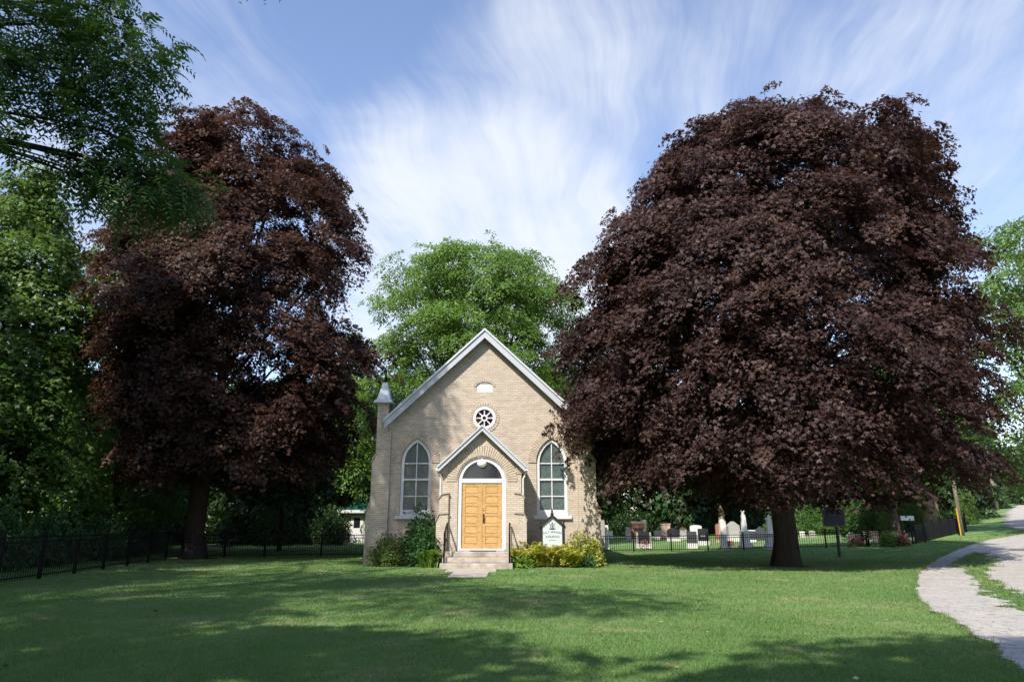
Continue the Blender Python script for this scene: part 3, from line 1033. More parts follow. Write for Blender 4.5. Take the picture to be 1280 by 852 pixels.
def text_mesh(name, s, size, m, parent, loc, arc=None):
    """letters as one mesh, standing in the XZ plane and facing -Y; arc = radius bends the line upwards in its middle"""
    V, Fs = [], []
    glyphs = []
    adv = 0.0
    for ch in s:
        if ch == ' ':
            adv += size * .38
            continue
        cu = bpy.data.curves.new('glyph', 'FONT')
        cu.body = ch
        cu.size = size
        cu.fill_mode = 'FRONT'
        cu.resolution_u = 3
        cu.offset = size * .02
        ob = bpy.data.objects.new('glyph', cu)
        COL.objects.link(ob)
        bpy.context.view_layer.update()
        me = bpy.data.meshes.new_from_object(ob.evaluated_get(bpy.context.evaluated_depsgraph_get()))
        w = max((v.co.x for v in me.vertices), default=0)
        glyphs.append((adv, w, [tuple(v.co) for v in me.vertices], [tuple(p.vertices) for p in me.polygons]))
        adv += w + size * .13
        bpy.data.objects.remove(ob)
        bpy.data.curves.remove(cu)
        bpy.data.meshes.remove(me)
    adv -= size * .13
    mb = MB()
    for (a, w, vs, fs) in glyphs:
        x0 = a - adv / 2
        if arc:
            th = (x0 + w / 2) / arc
            c, s_ = math.cos(th), math.sin(th)
            out = []
            for v in vs:
                lx, lz = v[0] - w / 2, v[1]
                out.append((arc * s_ + lx * c + lz * s_, 0, arc * (c - 1) - lx * s_ + lz * c))
        else:
            out = [(x0 + v[0], 0, v[1]) for v in vs]
        mb.add(out, fs)
    o = mb.build(name, m, parent, fix=False)
    o.location = loc
    return o


text_mesh('lettering', 'SALT SPRINGS', .094, M['grey_letter'], sign, (0, -.034, 1.26), arc=1.3)
text_mesh('lettering', 'CHURCH', .115, M['grey_letter'], sign, (0, -.034, 1.075))
f = MB()                                             # small round emblem
f.sheet([[(p[0], p[1] + .0) for p in circle(.085, 1.50, 18)], circle(.06, 1.50, 18)], -.036, -.0305)
f.sheet([[(.022 * math.cos(a), 1.50 + .05 * math.sin(a)) for a in np.linspace(0, 2 * math.pi, 9)[:-1]]], -.037, -.0305)
f.sheet([circle(.03, 1.625, 12)], -.036, -.0305)
f.sheet([[(-.13, 1.40), (.0, 1.375), (.13, 1.40), (.12, 1.435), (0, 1.405), (-.12, 1.435)]], -.0365, -.0305)
for s in (-1, 1):
    f.sheet([[(s * .07, 1.58), (s * .12, 1.64), (s * .1, 1.56)]], -.036, -.0305)
f.build('emblem', M['grey_letter'], sign)
f = MB()
f.box(-.14, .14, -.036, -.0305, .98, .992)
f.build('rule_line', M['grey_letter'], sign)

# ------------------------------------------------------------------ fences
def fence(label, pts, h, spacing, group=None, picket=.115, post_r=.04, post_extra=.12, thick=.011, top_spear=True):
    pts = [Vector((p[0], p[1], 0)) for p in pts]
    root = empty('iron_fence', (pts[0].x, pts[0].y, float(tz(pts[0].x, pts[0].y))), label, 'fence', group)
    base = Vector(root.location)
    for a, b in zip(pts[:-1], pts[1:]):
        L = (b - a).length
        n = max(1, round(L / spacing))
        d = (b - a) / L
        nx = Vector((-d.y, d.x, 0))
        for i in range(n + (1 if b is pts[-1] else 0)):
            p = a + d * (L * i / n)
            z = float(tz(p.x, p.y)) - base.z
            q = Vector((p.x - base.x, p.y - base.y, z))
            f = MB()
            f.box(q.x - post_r, q.x + post_r, q.y - post_r, q.y + post_r, q.z - .3, q.z + h + post_extra)
            e = post_r * 1.25
            f.box(q.x - e, q.x + e, q.y - e, q.y + e, q.z + h + post_extra + .001, q.z + h + post_extra + .03)
            f.build('post', M['iron'], root)
        for i in range(n):
            p0, p1 = a + d * (L * i / n), a + d * (L * (i + 1) / n)
            f = MB()
            def P(t, zz, off=0.0):
                p = p0.lerp(p1, t)
                zb = float(tz(p0.x, p0.y)) * (1 - t) + float(tz(p1.x, p1.y)) * t - base.z
                return Vector((p.x - base.x, p.y - base.y, zb + zz)) + nx * off
            for zr in (.13, h - .16, h - .02):
                f.add([P(0, zr - .018, -.016), P(1, zr - .018, -.016), P(1, zr - .018, .016), P(0, zr - .018, .016),
                       P(0, zr + .018, -.016), P(1, zr + .018, -.016), P(1, zr + .018, .016), P(0, zr + .018, .016)],
                      [(0, 3, 2, 1), (4, 5, 6, 7), (0, 1, 5, 4), (1, 2, 6, 5), (2, 3, 7, 6), (3, 0, 4, 7)])
            k = max(2, round((L / n) / picket))
            for j in range(1, k):
                t = j / k
                dt = thick / (L / n)
                zt = h - .02 + (.0 if not top_spear else .04)
                f.add([P(t - dt, .05, -thick), P(t + dt, .05, -thick), P(t + dt, .05, thick), P(t - dt, .05, thick),
                       P(t - dt, zt, -thick), P(t + dt, zt, -thick), P(t + dt, zt, thick), P(t - dt, zt, thick)],
                      [(0, 1, 5, 4), (1, 2, 6, 5), (2, 3, 7, 6), (3, 0, 4, 7), (4, 5, 6, 7)])
            f.build('panel', M['iron'], root, fix=False)
    return root


g0, g1 = gnd(0, 730.5), gnd(226, 697)
dirL = (g1 - g0).normalized()
fence('black iron picket fence running along the shaded left edge of the lawn', [g0 - dirL * 7.2, g1], 1.24, 2.44, picket=.135, thick=.008)
fence('black iron picket fence from the big shaded trunk to the church corner', [g1 + Vector((.12, -.02, 0)), gnd(330, 696), gnd(470, 695)], 1.08, 2.44, thick=.009)
gR = gnd(1145, 679.5)
fence('low black iron fence before the gravestones right of the church', [gnd(744, 690), gnd(930, 687), gR - Vector((.16, 0, 0))], .93, 2.6, picket=.135)
fence('black iron fence climbing beside the gravel road to the utility pole', [gR, gnd(1178, 671), gnd(1208, 664)], 1.05, 1.9, thick=.018, picket=.1, top_spear=False)

# ------------------------------------------------------------------ gravestones and other things in the churchyard
def root_at(name, px, py, label, cat, group=None, rz=0.0):
    g = gnd(px, py)
    return empty(name, g, label, cat, group, rz), scale_at(*g)


def top_loop(w, h, kind):
    if kind == 'flat':
        return [(-w, 0), (w, 0), (w, h), (-w, h)]
    if kind == 'round':
        s = h - w * .55
        return [(-w, 0), (w, 0)] + [(w * math.cos(math.pi * i / 12), s + w * .55 * math.sin(math.pi * i / 12)) for i in range(13)]
    if kind == 'segment':
        s = h - w * .3
        return [(-w, 0), (w, 0)] + [(w * math.cos(math.pi * i / 12), s + w * .3 * math.sin(math.pi * i / 12)) for i in range(13)]
    if kind == 'gable':
        return [(-w, 0), (w, 0), (w, h - w * .75), (0, h), (-w, h - w * .75)]
    if kind == 'serp':
        s = h - w * .5
        return [(-w, 0), (w, 0), (w, s)] + [(w * (1 - 2 * i / 12), s + w * .5 * math.sin(math.pi * i / 12) ** 2) for i in range(13)] + [(-w, s)]


GRP = 'gravestones behind the low fence'


def stone(label, x0, x1, yt, yb, kind, m, bm='grey_stone', bh=.16, over=1.25, depth=.2, cap=None, rz=0.0, bwpx=None):
    r, s = root_at('gravestone', (x0 + x1) / 2, yb, label, 'gravestone', GRP, rz)
    w, h = (x1 - x0) / s / 2, (yb - yt) / s
    hb = h * bh
    f = MB()
    bw = w * over
    f.box(-bw, bw, -depth * .9, depth * .9, -.15, hb)
    f.build('base', M[bm], r, bevel=.015)
    f = MB()
    f.sheet([[(p[0], hb + .001 + p[1]) for p in top_loop(w, h - hb, kind)]], -depth * .5, depth * .5)
    f.build('tablet', M[m], r, bevel=.01)
    if cap:
        f = MB()
        f.box(-w * 1.14, w * 1.14, -depth * .62, depth * .62, h + .002, h + .09)
        f.build('cap', M[cap], r, bevel=.015)
    return r


stone('tall pale grey slab half hidden by the church buttress', 751.5, 756.5, 651, 686, 'flat', 'grey_stone', 'grey_stone', .05)
stone('narrow white slab just right of the church buttress', 757, 761, 657, 685.5, 'flat', 'white_stone', 'white_stone', .05)
stone('small plain white marker block alone on the far grass', 761.6, 766, 664, 672, 'flat', 'white_stone', 'white_stone', .1, 1.05)
stone('low pinkish block on a white base left of the red monument', 782.5, 789, 659, 674, 'flat', 'pink_stone', 'white_stone', .35, 1.1)
# the tall red monument: stepped pedestal with a capped roof
r, s = root_at('gravestone', 798, 676, 'tall red granite monument with a pink cap and dark niche', 'gravestone', GRP)
u = 1 / s
f = MB(); f.box(-9.5 * u, 9.5 * u, -.45, .45, -.15, 3 * u); f.build('base', M['pink_stone'], r, bevel=.015)
f = MB(); f.box(-7.6 * u, 7.6 * u, -.34, .34, 3 * u, 12 * u); f.build('pedestal', M['red_stone'], r, bevel=.015)
f = MB(); f.box(-6.4 * u, 6.4 * u, -.24, .24, 12 * u + .001, 15.5 * u); f.build('niche', M['slate_stone'], r)
for sx_ in (-1, 1):
    f = MB(); f.box(sx_ * 7.2 * u - .09, sx_ * 7.2 * u + .09, -.3, .3, 12 * u + .002, 15.6 * u); f.build('pillar', M['pink_stone'], r)
f = MB(); f.sheet([[(-8.8 * u, 15.6 * u), (8.8 * u, 15.6 * u), (8.4 * u, 21 * u), (-8.4 * u, 21 * u)]], -.36, .36); f.build('roof_block', M['red_stone'], r, bevel=.02)
f = MB(); f.box(-9 * u, 9 * u, -.38, .38, 21 * u + .002, 24 * u); f.build('cap', M['pink_stone'], r, bevel=.02)
stone('narrow grey stone showing behind the red monument', 802, 808.5, 650, 674, 'round', 'grey_stone')
r = stone('wide black headstone with grey side pillars and flowers before it', 797.5, 812.5, 664.5, 684.5, 'flat', 'black_stone', 'white_stone', .25, 1.25)
s = scale_at(*r.location)
for sx_ in (-1, 1):
    f = MB(); f.box(sx_ * 8.1 / s - .05, sx_ * 8.1 / s + .05, -.12, .12, .26, 1.02); f.build('side_pillar', M['grey_stone'], r)
stone('dark grey stone on a long white base left of the pink pillar', 817.5, 826, 663, 674, 'flat', 'slate_stone', 'white_stone', .32, 1.15)
stone('pink granite pillar with an overhanging cap', 827, 838, 656, 675, 'flat', 'pink_stone', 'pink_stone', .2, 1.15, .45, cap='pink_stone')
stone('wide black headstone with a curved top beside the pink pillar', 834.5, 849.5, 660, 676, 'round', 'black_stone', 'white_stone', .28, 1.12)
stone('small grey stone with a red bouquet on its top', 850.5, 859, 662, 673.5, 'flat', 'grey_stone', 'white_stone', .25, 1.2)
stone('dark polished stone on a tall white base', 859.5, 871.5, 664.5, 685, 'flat', 'slate_stone', 'white_stone', .3, 1.12)
stone('large white stone with a low arched top', 863.5, 878, 656.5, 677, 'segment', 'white_stone', 'grey_stone', .15, 1.1)
r = stone('black headstone with a line of pale lettering', 873.5, 886, 661, 681, 'flat', 'black_stone', 'white_stone', .25, 1.12)
s = scale_at(*r.location)
f = MB()
for (a, b) in ((-3.6, -2.9), (-2.6, -1.4), (-1.1, -.2), (.1, 1.2), (1.5, 2.3)):
    f.box(a / s, b / s, -.109, -.1005, 10.6 / s, 12.1 / s)
f.build('lettering', M['white_stone'], r)
stone('red granite slab with a pale arched top', 895.5, 903, 655, 677, 'round', 'red_stone', 'pink_stone', .1, 1.1, cap=None)
stone('tall white gabled tablet standing close to the fence', 901.5, 908.5, 649.5, 685.5, 'gable', 'white_stone', 'white_stone', .06, 1.35, .4)
stone('weathered grey monument with a broad pointed top', 910, 924, 652, 676, 'gable', 'grey_stone', 'white_stone', .3, 1.08, .8)
stone('low reddish marker at the foot of the white tablet', 910, 917, 676, 684.5, 'flat', 'red_stone', 'grey_stone', .3, 1.1)
stone('dark stone with a white rounded crest behind the obelisk', 937, 944.5, 664, 677, 'flat', 'slate_stone', 'white_stone', .2, 1.2, cap='white_stone')
stone('dark grey gabled stone at the shaded back of the yard', 945, 957, 658, 675, 'gable', 'slate_stone', 'slate_stone', .1, 1.1)


def obelisk(label, px, yt, yb, wpx, ball, m):
    r, s = root_at('gravestone', px, yb, label, 'gravestone', GRP)
    u = 1 / s
    H = (yb - yt) * u
    w = wpx * u / 2
    f = MB(); f.box(-w * 1.6, w * 1.6, -w * 1.6, w * 1.6, -.15, H * .07); f.box(-w * 1.3, w * 1.3, -w * 1.3, w * 1.3, H * .07 + .001, H * .13); f.build('base', M[m], r, bevel=.02)
    f = MB(); f.box(-w, w, -w, w, H * .13 + .001, H * .40); f.box(-w * 1.12, w * 1.12, -w * 1.12, w * 1.12, H * .401, H * .44); f.build('pedestal', M[m], r, bevel=.015)
    a, b = w * .62, w * .42
    z0, z1, z2 = H * .441, H * (.86 if ball else .93), H * (.89 if ball else 1.0)
    f = MB()
    f.add([(-a, -a, z0), (a, -a, z0), (a, a, z0), (-a, a, z0), (-b, -b, z1), (b, -b, z1), (b, b, z1), (-b, b, z1), (0, 0, z2)],
          [(3, 2, 1, 0), (0, 1, 5, 4), (1, 2, 6, 5), (2, 3, 7, 6), (3, 0, 4, 7), (4, 5, 8), (5, 6, 8), (6, 7, 8), (7, 4, 8)])
    f.build('shaft', M[m], r)
    if ball:
        f = MB(); f.lathe([(w * .5, z1), (w * .3, z1 + H * .02), (w * .4, z1 + H * .055), (w * .48, z1 + H * .085), (w * .36, z1 + H * .12), (.001, H)], (0, 0, 0), 14); f.build('finial', M[m], r, smooth=True)
    return r


obelisk('white obelisk with a ball finial on a square pedestal', 932, 637.5, 684, 10, True, 'white_stone')
obelisk('white pointed obelisk beside the dark copper maple trunk', 964, 644, 685.5, 10.5, False, 'white_stone')
for i, (x0, x1, yt, yb, m, lab) in enumerate(((1000, 1006, 664, 672, 'white_stone', 'small white stone first right of the copper maple trunk'), (1012, 1019, 663, 671, 'grey_stone', 'small grey stone seen through the bars left of the blue plaque'),
                                              (1052, 1057, 665, 671, 'slate_stone', 'tiny dark stone right behind the plaque post'), (1062, 1067, 665, 671, 'white_stone', 'tiny white stone between the plaque post and the pink flowers'),
                                              (392, 404, 670, 681, 'red_stone', 'low red stone behind the fence left of the church'), (410, 420, 667, 678, 'black_stone', 'small black stone behind the fence left of the church'),
                                              (449, 459, 656, 677, 'pink_stone', 'pink topped stone in front of the green roofed shed'), (1092, 1100, 664, 678, 'pink_stone', 'brownish stone right behind the garden bench'))):
    stone(lab, x0, x1, yt, yb, 'round' if i % 2 else 'flat', m)

# ------------------------------------------------------------------ shed
r, s = root_at('shed', 452, 677.5, 'small cream shed with a green roof and white door behind the fence', 'shed')
f = MB(); f.box(-1.6, 4.2, 0, 4, -.2, 2.5); f.build('wall', M['shed_wall'], r)
f = MB(); f.add([(-2.0, -.5, 2.52), (4.7, -.5, 2.52), (4.7, 2, 3.75), (-2.0, 2, 3.75), (-2.0, 4.5, 2.52), (4.7, 4.5, 2.52)], [(0, 1, 2, 3), (3, 2, 5, 4), (0, 3, 4), (1, 5, 2), (0, 4, 5, 1)]); f.build('roof', M['shed_roof'], r)
f = MB(); f.box(-2.0, 4.7, -.6, -.502, 2.34, 2.58); f.build('fascia', M['white'], r)
f = MB(); f.box(-.95, .05, -.06, -.002, 0, 2.15); dr = f.build('door', M['white'], r)
f = MB(); f.box(-.72, -.2, -.075, -.061, 1.15, 1.95); f.build('door_window', M['glass_dark'], dr)
f = MB(); f.box(.5, 1.9, -.06, -.002, 1.1, 1.95); wn = f.build('window', M['white'], r)
f = MB(); f.box(.6, 1.8, -.07, -.061, 1.2, 1.87); f.build('pane', M['glass_dark'], wn)

# ------------------------------------------------------------------ picnic table, bench, signs, poles
r, s = root_at('picnic_table', 268, 692, 'weathered wooden picnic table in deep shade beyond the left tree trunk', 'picnic table')
f = MB()
for k in range(5):
    f.box(-.95, .95, -.36 + k * .145, -.36 + k * .145 + .135, .72, .76)
f.build('tabletop', M['table_wood'], r)
for s_ in (-1, 1):
    f = MB()
    for k in range(2):
        y0 = s_ * .72 - .14 + k * .145
        f.box(-.95, .95, y0, y0 + .135, .42, .46)
    f.build('seat', M['table_wood'], r)
    for t in (-1, 1):
        f = MB(); f.tube([(s_ * .65, t * .2, .72), (s_ * .65, t * .62, 0)], .045, 6); f.build('leg', M['table_wood'], r)
    f = MB(); f.box(s_ * .65 - .03, s_ * .65 + .03, -.8, .8, .36, .419); f.build('brace', M['table_wood'], r)

r, s = root_at('garden_bench', 1092, 682, 'garden bench with black iron ends and wooden slats between pink flowers', 'bench')
w = 11 / s
f = MB()
for k in range(3):
    f.box(-w + .05, w - .05, -.3 + k * .15, -.17 + k * .15, .42, .46)
f.build('seat', M['bench_wood'], r)
f = MB()
for k in range(2):
    f.box(-w + .05, w - .05, .17, .21, .58 + k * .15, .70 + k * .15)
f.build('backrest', M['bench_wood'], r)
for s_ in (-1, 1):
    f = MB()
    f.box(s_ * w - .04, s_ * w + .04, -.32, -.25, 0, .66)
    f.box(s_ * w - .04, s_ * w + .04, .15, .22, 0, .92)
    f.box(s_ * w - .04, s_ * w + .04, -.25, .15, .60, .66)
    f.box(s_ * w - .04, s_ * w + .04, -.25, .15, .36, .42)
    f.build('bench_end', M['iron'], r)

r, s = root_at('history_plaque', 1050, 696, 'dark blue historical plaque with a crest on a stout blue post', 'plaque')
u = 1 / s
zt = lambda y: (696 - y) * u
f = MB(); f.tube([(0, 0, -.3), (0, 0, zt(657))], .075, 12); f.build('post', M['post_blue'], r)
ox = -3 * u
f = MB(); f.box(ox - 14.2 * u, ox + 14.2 * u, -.10, -.03, zt(659), zt(637.5)); f.build('rim', M['plaque_rim'], r, bevel=.01)
f = MB(); f.box(ox - 13.1 * u, ox + 13.1 * u, -.108, -.101, zt(658), zt(638.5)); f.build('panel', M['plaque_blue'], r)
f = MB(); f.sheet([[(ox - 6 * u, zt(637.4)), (ox + 6 * u, zt(637.4)), (ox + 4.2 * u, zt(635.5)), (ox + 4 * u, zt(633)), (ox + 1.5 * u, zt(631)), (ox - 1.5 * u, zt(631)), (ox - 4 * u, zt(633)), (ox - 4.2 * u, zt(635.5))]], -.10, -.03); f.build('crest', M['plaque_blue'], r)
f = MB(); f.tube([(0, -.06, zt(660)), (0, -.06, zt(656))], .06, 10); f.build('bracket', M['plaque_rim'], r)

r, s = root_at('road_sign', 1131, 681, 'small white board with black marks on a thin post by the fence corner', 'sign')
u = 1 / s
f = MB(); f.box(-.03, .03, -.03, .03, -.3, 36 * u); f.build('post', M['iron'], r)
f = MB(); f.box(-1 * u, 15.5 * u, -.05, -.031, 30 * u, 35.5 * u); bd = f.build('board', M['signboard'], r)
f = MB(); f.box(4.8 * u, 6.8 * u, -.058, -.051, 33 * u, 35.3 * u); f.box(9 * u, 11 * u, -.058, -.051, 30.3 * u, 32 * u); f.box(15.6 * u, 17 * u, -.05, -.031, 30 * u, 35 * u); f.build('marks', M['black_paint'], r)

r, s = root_at('utility_pole', 1203.5, 669, 'weathered wooden utility pole with a yellow guard at the end of the fence', 'utility pole')
f = MB(); f.tube([(0, 0, -.4), (-.06, 0, 3.2), (-.16, 0, 8.6)], [.135, .12, .09], 12); f.build('pole', M['pole'], r, smooth=True)
f = MB(); f.tube([(-.21, -.16, .0), (-.25, -.16, 1.75)], .042, 8); f.build('guard', M['yellow'], r)
for i, (px, py, h, lab) in enumerate(((1229.5, 646, 8.0, 'tall pale utility pole rising out of the roadside bushes'), (1248, 640, 7.5, 'second pale utility pole further up the road'), (1258, 636, 7.2, 'farthest leaning pale utility pole up the hill'))):
    g = gnd(px, py, 120) if i == 0 else at(px, py, (78, 92, 104)[i])
    g.z = float(tz(g.x, g.y))
    r = empty('utility_pole', g, lab, 'utility pole', 'utility poles up the road')
    f = MB(); f.tube([(0, 0, -.4), (-.35 - .3 * (i == 2), 0, h)], [.22, .16], 10); f.build('pole', M['bark_pale'], r, smooth=True)
    f = MB(); f.box(-1.3, .5, -.06, .06, h - .7, h - .55); f.build('crossarm', M['bark_pale'], r)

# ------------------------------------------------------------------ foliage
def _kite(ang, ln, w):
    c, s_ = math.cos(ang), math.sin(ang)
    return [(x * c + y * s_, -x * s_ + y * c, z) for x, y, z in ((0, 0, 0), (w, ln * .5, .05), (0, ln, -.07), (-w, ln * .5, .05))]


T_MAPLE = (np.array(_kite(0, 1, .25) + _kite(.95, .8, .2) + _kite(-.95, .8, .2)), np.array([(0, 1, 2, 3), (4, 5, 6, 7), (8, 9, 10, 11)]))
T_LEAF = (np.array([(0, 0, 0), (.27, .45, .07), (0, 1, -.08), (-.27, .45, .07)]), np.array([(0, 1, 2, 3)]))
T_LANCE = (np.array([(0, 0, 0), (.17, .38, .03), (0, 1, -.12), (-.17, .38, .03)]), np.array([(0, 1, 2, 3)]))
T_TUFT = (np.array([(0, 0, 0), (.36, .3, .1), (.22, .9, -.05), (-.2, .95, .04), (-.36, .35, .12)]), np.array([(0, 1, 2, 3, 4)]))


def unit(a):
    return a / np.maximum(np.linalg.norm(a, axis=1, keepdims=True), 1e-9)


def leaf_arrays(pos, ax, nr, size, tmpl):
    T, Fq = tmpl
    ax = unit(ax)
    side = unit(np.cross(ax, nr))
    nn = np.cross(side, ax)
    n, m = len(pos), len(T)
    V = pos[:, None, :] + size[:, None, None] * (T[None, :, 0, None] * side[:, None, :] + T[None, :, 1, None] * ax[:, None, :] + T[None, :, 2, None] * nn[:, None, :])
    F_ = (np.arange(n)[:, None, None] * m + Fq[None]).reshape(-1, Fq.shape[1])
    return V.reshape(-1, 3), F_, len(Fq)


def disc_points(c, n, rad, k, g, droop, thick):
    """k points on each of the drooping discs (centre c, normal n, radius rad)"""
    N = len(c)
    th = g.uniform(0, 2 * np.pi, (N, k))
    rr = np.sqrt(g.uniform(0.01, 1, (N, k)))
    ref = np.where(np.abs(n[:, 2:3]) > 0.9, np.array([[1., 0, 0]]), np.array([[0, 0, 1.]]))
    a = unit(np.cross(n, ref))
    b = np.cross(n, a)
    ca, sa = np.cos(th)[..., None], np.sin(th)[..., None]
    dirv = ca * a[:, None] + sa * b[:, None]
    p = c[:, None] + dirv * (rr * rad[:, None])[..., None]
    p[..., 2] -= droop * (rr ** 2) * rad[:, None]
    p += g.normal(0, 1, p.shape) * (thick * rad)[:, None, None]
    return p.reshape(-1, 3), dirv.reshape(-1, 3), np.repeat(np.arange(N), k), rr.ravel()


class Profile:
    """crown outline: rows of (z, reach to -x, reach to +x)"""
    def __init__(s, rows, fy=0.95):
        rows = sorted(rows)
        s.z = np.array([r[0] for r in rows]); s.l = np.array([r[1] for r in rows]); s.r = np.array([r[2] for r in rows])
        s.fy = fy

    def reach(s, z, a):
        L, Rr = np.interp(z, s.z, s.l), np.interp(z, s.z, s.r)
        c, si = np.cos(a), np.sin(a)
        rx = np.where(c < 0, L, Rr)
        ry = (L + Rr) / 2 * s.fy
        return 1 / np.sqrt((c / np.maximum(rx, .05)) ** 2 + (si / np.maximum(ry, .05)) ** 2)


def px_profile(Y, x0, rows, fy=0.95, shrink=0.97):
    out = []
    for (py, l, r) in rows:
        a, b = at(l, py, Y), at(r, py, Y)
        out.append((a.z, max(.1, (x0 - a.x) * shrink), max(.1, (b.x - x0) * shrink)))
    return Profile(out, fy)


def boughs_in(prof, n, g, inner=0.3, brad=(1.2, 2.1), ragged=.05, lobes=1.0):
    zs = g.uniform(prof.z[0], prof.z[-1], n * 6)
    wz = np.maximum(np.interp(zs, prof.z, (prof.l + prof.r) / 2), .3)
    keep = g.uniform(0, wz.max(), len(zs)) < wz
    z = zs[keep][:n]
    a = g.uniform(0, 2 * np.pi, len(z))
    # lobes: some directions reach further than others at each height
    lob = 1 + lobes * (.07 * np.sin(3 * a + z * .9) + .06 * np.sin(5 * a - z * 1.3 + 1)) + np.clip(g.normal(0, ragged, len(z)), -2 * ragged, 1.6 * ragged)
    br = g.uniform(*brad, len(z))
    rch = prof.reach(z, a) * lob
    br = np.minimum(br, np.maximum(rch * .8, .5))
    f = np.sqrt(g.uniform(inner, 1, len(z)))
    r = np.maximum(rch - br * .75, 0.0) * f
    c = np.stack([r * np.cos(a), r * np.sin(a), z], 1)
    out = np.stack([np.cos(a), np.sin(a), np.zeros_like(a)], 1)
    return c, out, br, f


def above(zmin):
    return lambda c: c[:, 2] > zmin + .25 * np.sin(c[:, 0] * 1.1) + .2 * np.sin(c[:, 1] * 1.7)


def crown_mesh(name, prof, m, g, n_bough, n_spray, n_leaf, size, tmpl=T_MAPLE, brad=(1.2, 2.1), srad=(.38, .7), tilt=.55, droop=.45, inner=.3, clear=None, ragged=.05, lobes=1.0):
    c, out, br, f = boughs_in(prof, n_bough, g, inner, brad, ragged, lobes)
    up = np.array([[0, 0, 1.]])
    n1 = unit(up * (1 - tilt * .5) + out * tilt * f[:, None] + g.normal(0, .16, c.shape))
    sc, sdir, sid, srr = disc_points(c, n1, br, n_spray, g, droop, .14)
    if clear is not None:
        ok = clear(sc)
        sc, sdir, sid, srr = sc[ok], sdir[ok], sid[ok], srr[ok]
    stick = g.uniform(0, 1, len(sc)) < .13          # sprigs that stand out of the outline
    lift = g.uniform(.25, .7, len(sc)) * stick
    sc = sc + (n1[sid] * .6 + out[sid] * .35 + up * .25) * lift[:, None]
    n2 = unit(n1[sid] * .7 + up * .35 + sdir * .35 * srr[:, None] + out[sid] * .25 + g.normal(0, .22, sc.shape))
    sr = g.uniform(*srad, len(sc)) * np.where(stick, .62, 1.0)
    lp, ld, lid, lrr = disc_points(sc, n2, sr, n_leaf, g, .5, .16)
    bt = g.uniform(0, 1, len(c))
    rnd = np.clip(.25 * bt[sid][lid] + .35 * g.uniform(0, 1, len(sc))[lid] + .4 * g.uniform(0, 1, len(lp)), 0, 1)
    nr = unit(n2[lid] + g.normal(0, .42, lp.shape))
    ax = unit(ld + .5 * sdir[lid] + np.array([[0, 0, -.45]]) + g.normal(0, .35, lp.shape))
    V, Fq, k = leaf_arrays(lp, ax, nr, size * g.uniform(.65, 1.25, len(lp)), tmpl)
    return np_mesh(name, V, Fq, m, np.repeat(rnd, k)), c, out, br, sc, sid


def limbs(mb, g, fork, tops, r0, n=8):
    """curved limbs from the fork up the trunk to the bough centres"""
    for t in tops:
        t = Vector(t)
        h = min(t.z * g.uniform(.25, .6), fork[-1].z)
        h = max(h, fork[0].z)
        # starting point on the leader polyline
        k = 0
        while k < len(fork) - 2 and fork[k + 1].z < h:
            k += 1
        f0, f1 = fork[k], fork[k + 1]
        s_ = (h - f0.z) / max(1e-6, f1.z - f0.z)
        p0 = f0.lerp(f1, min(1, max(0, s_)))
        L = (t - p0).length
        mid = p0.lerp(t, .5) + Vector((0, 0, L * .10)) + Vector(g.normal(0, .05 * L, 3))
        pts = [p0.lerp(mid, u).lerp(mid.lerp(t, u), u) for u in np.linspace(0, 1, 7)]
        ra = min(r0, .035 + .016 * L) * g.uniform(.8, 1.1)
        mb.tube(pts, [ra * (1 - .82 * u) for u in np.linspace(0, 1, 7)], 6, cap=False)


def trunk_points(h, lean=(0, 0), g=None, wob_=.1):
    n = 7
    return [Vector((lean[0] * (i / (n - 1)) ** 1.3 + (g.normal(0, wob_) if 0 < i else 0), lean[1] * (i / (n - 1)) + (g.normal(0, wob_) if 0 < i else 0), -.25 + (h + .25) * i / (n - 1))) for i in range(n)]


def flare_trunk(mb, g, base_r, h, top_r, n=16, lean=(0, 0), fl=1.5):
    """trunk with root flare and buttress ridges"""
    pts = trunk_points(h, lean, g, base_r * .06)
    zs = np.linspace(-.25, h, 14)
    vs, fs = [], []
    ph = g.uniform(0, 6)
    for z in zs:
        t = (z + .25) / (h + .25)
        x = np.interp(t, np.linspace(0, 1, 7), [p.x for p in pts]); y = np.interp(t, np.linspace(0, 1, 7), [p.y for p in pts])
        r = (base_r * (1 - t) + top_r * t) * (1 + (fl - 1) * math.exp(-max(z, 0) / .45))
        for k in range(n):
            a = 2 * math.pi * k / n
            rr = r * (1 + (.05 + .11 * math.exp(-max(z, 0) / .6)) * math.sin(5 * a + ph) + .04 * math.sin(3 * a + z * 1.7))
            vs.append((x + rr * math.cos(a), y + rr * math.sin(a), z))
    for i in range(len(zs) - 1):
        for k in range(n):
            k2 = (k + 1) % n
            fs.append((i * n + k, i * n + k2, (i + 1) * n + k2, (i + 1) * n + k))
    mb.add(vs, fs)
    return pts


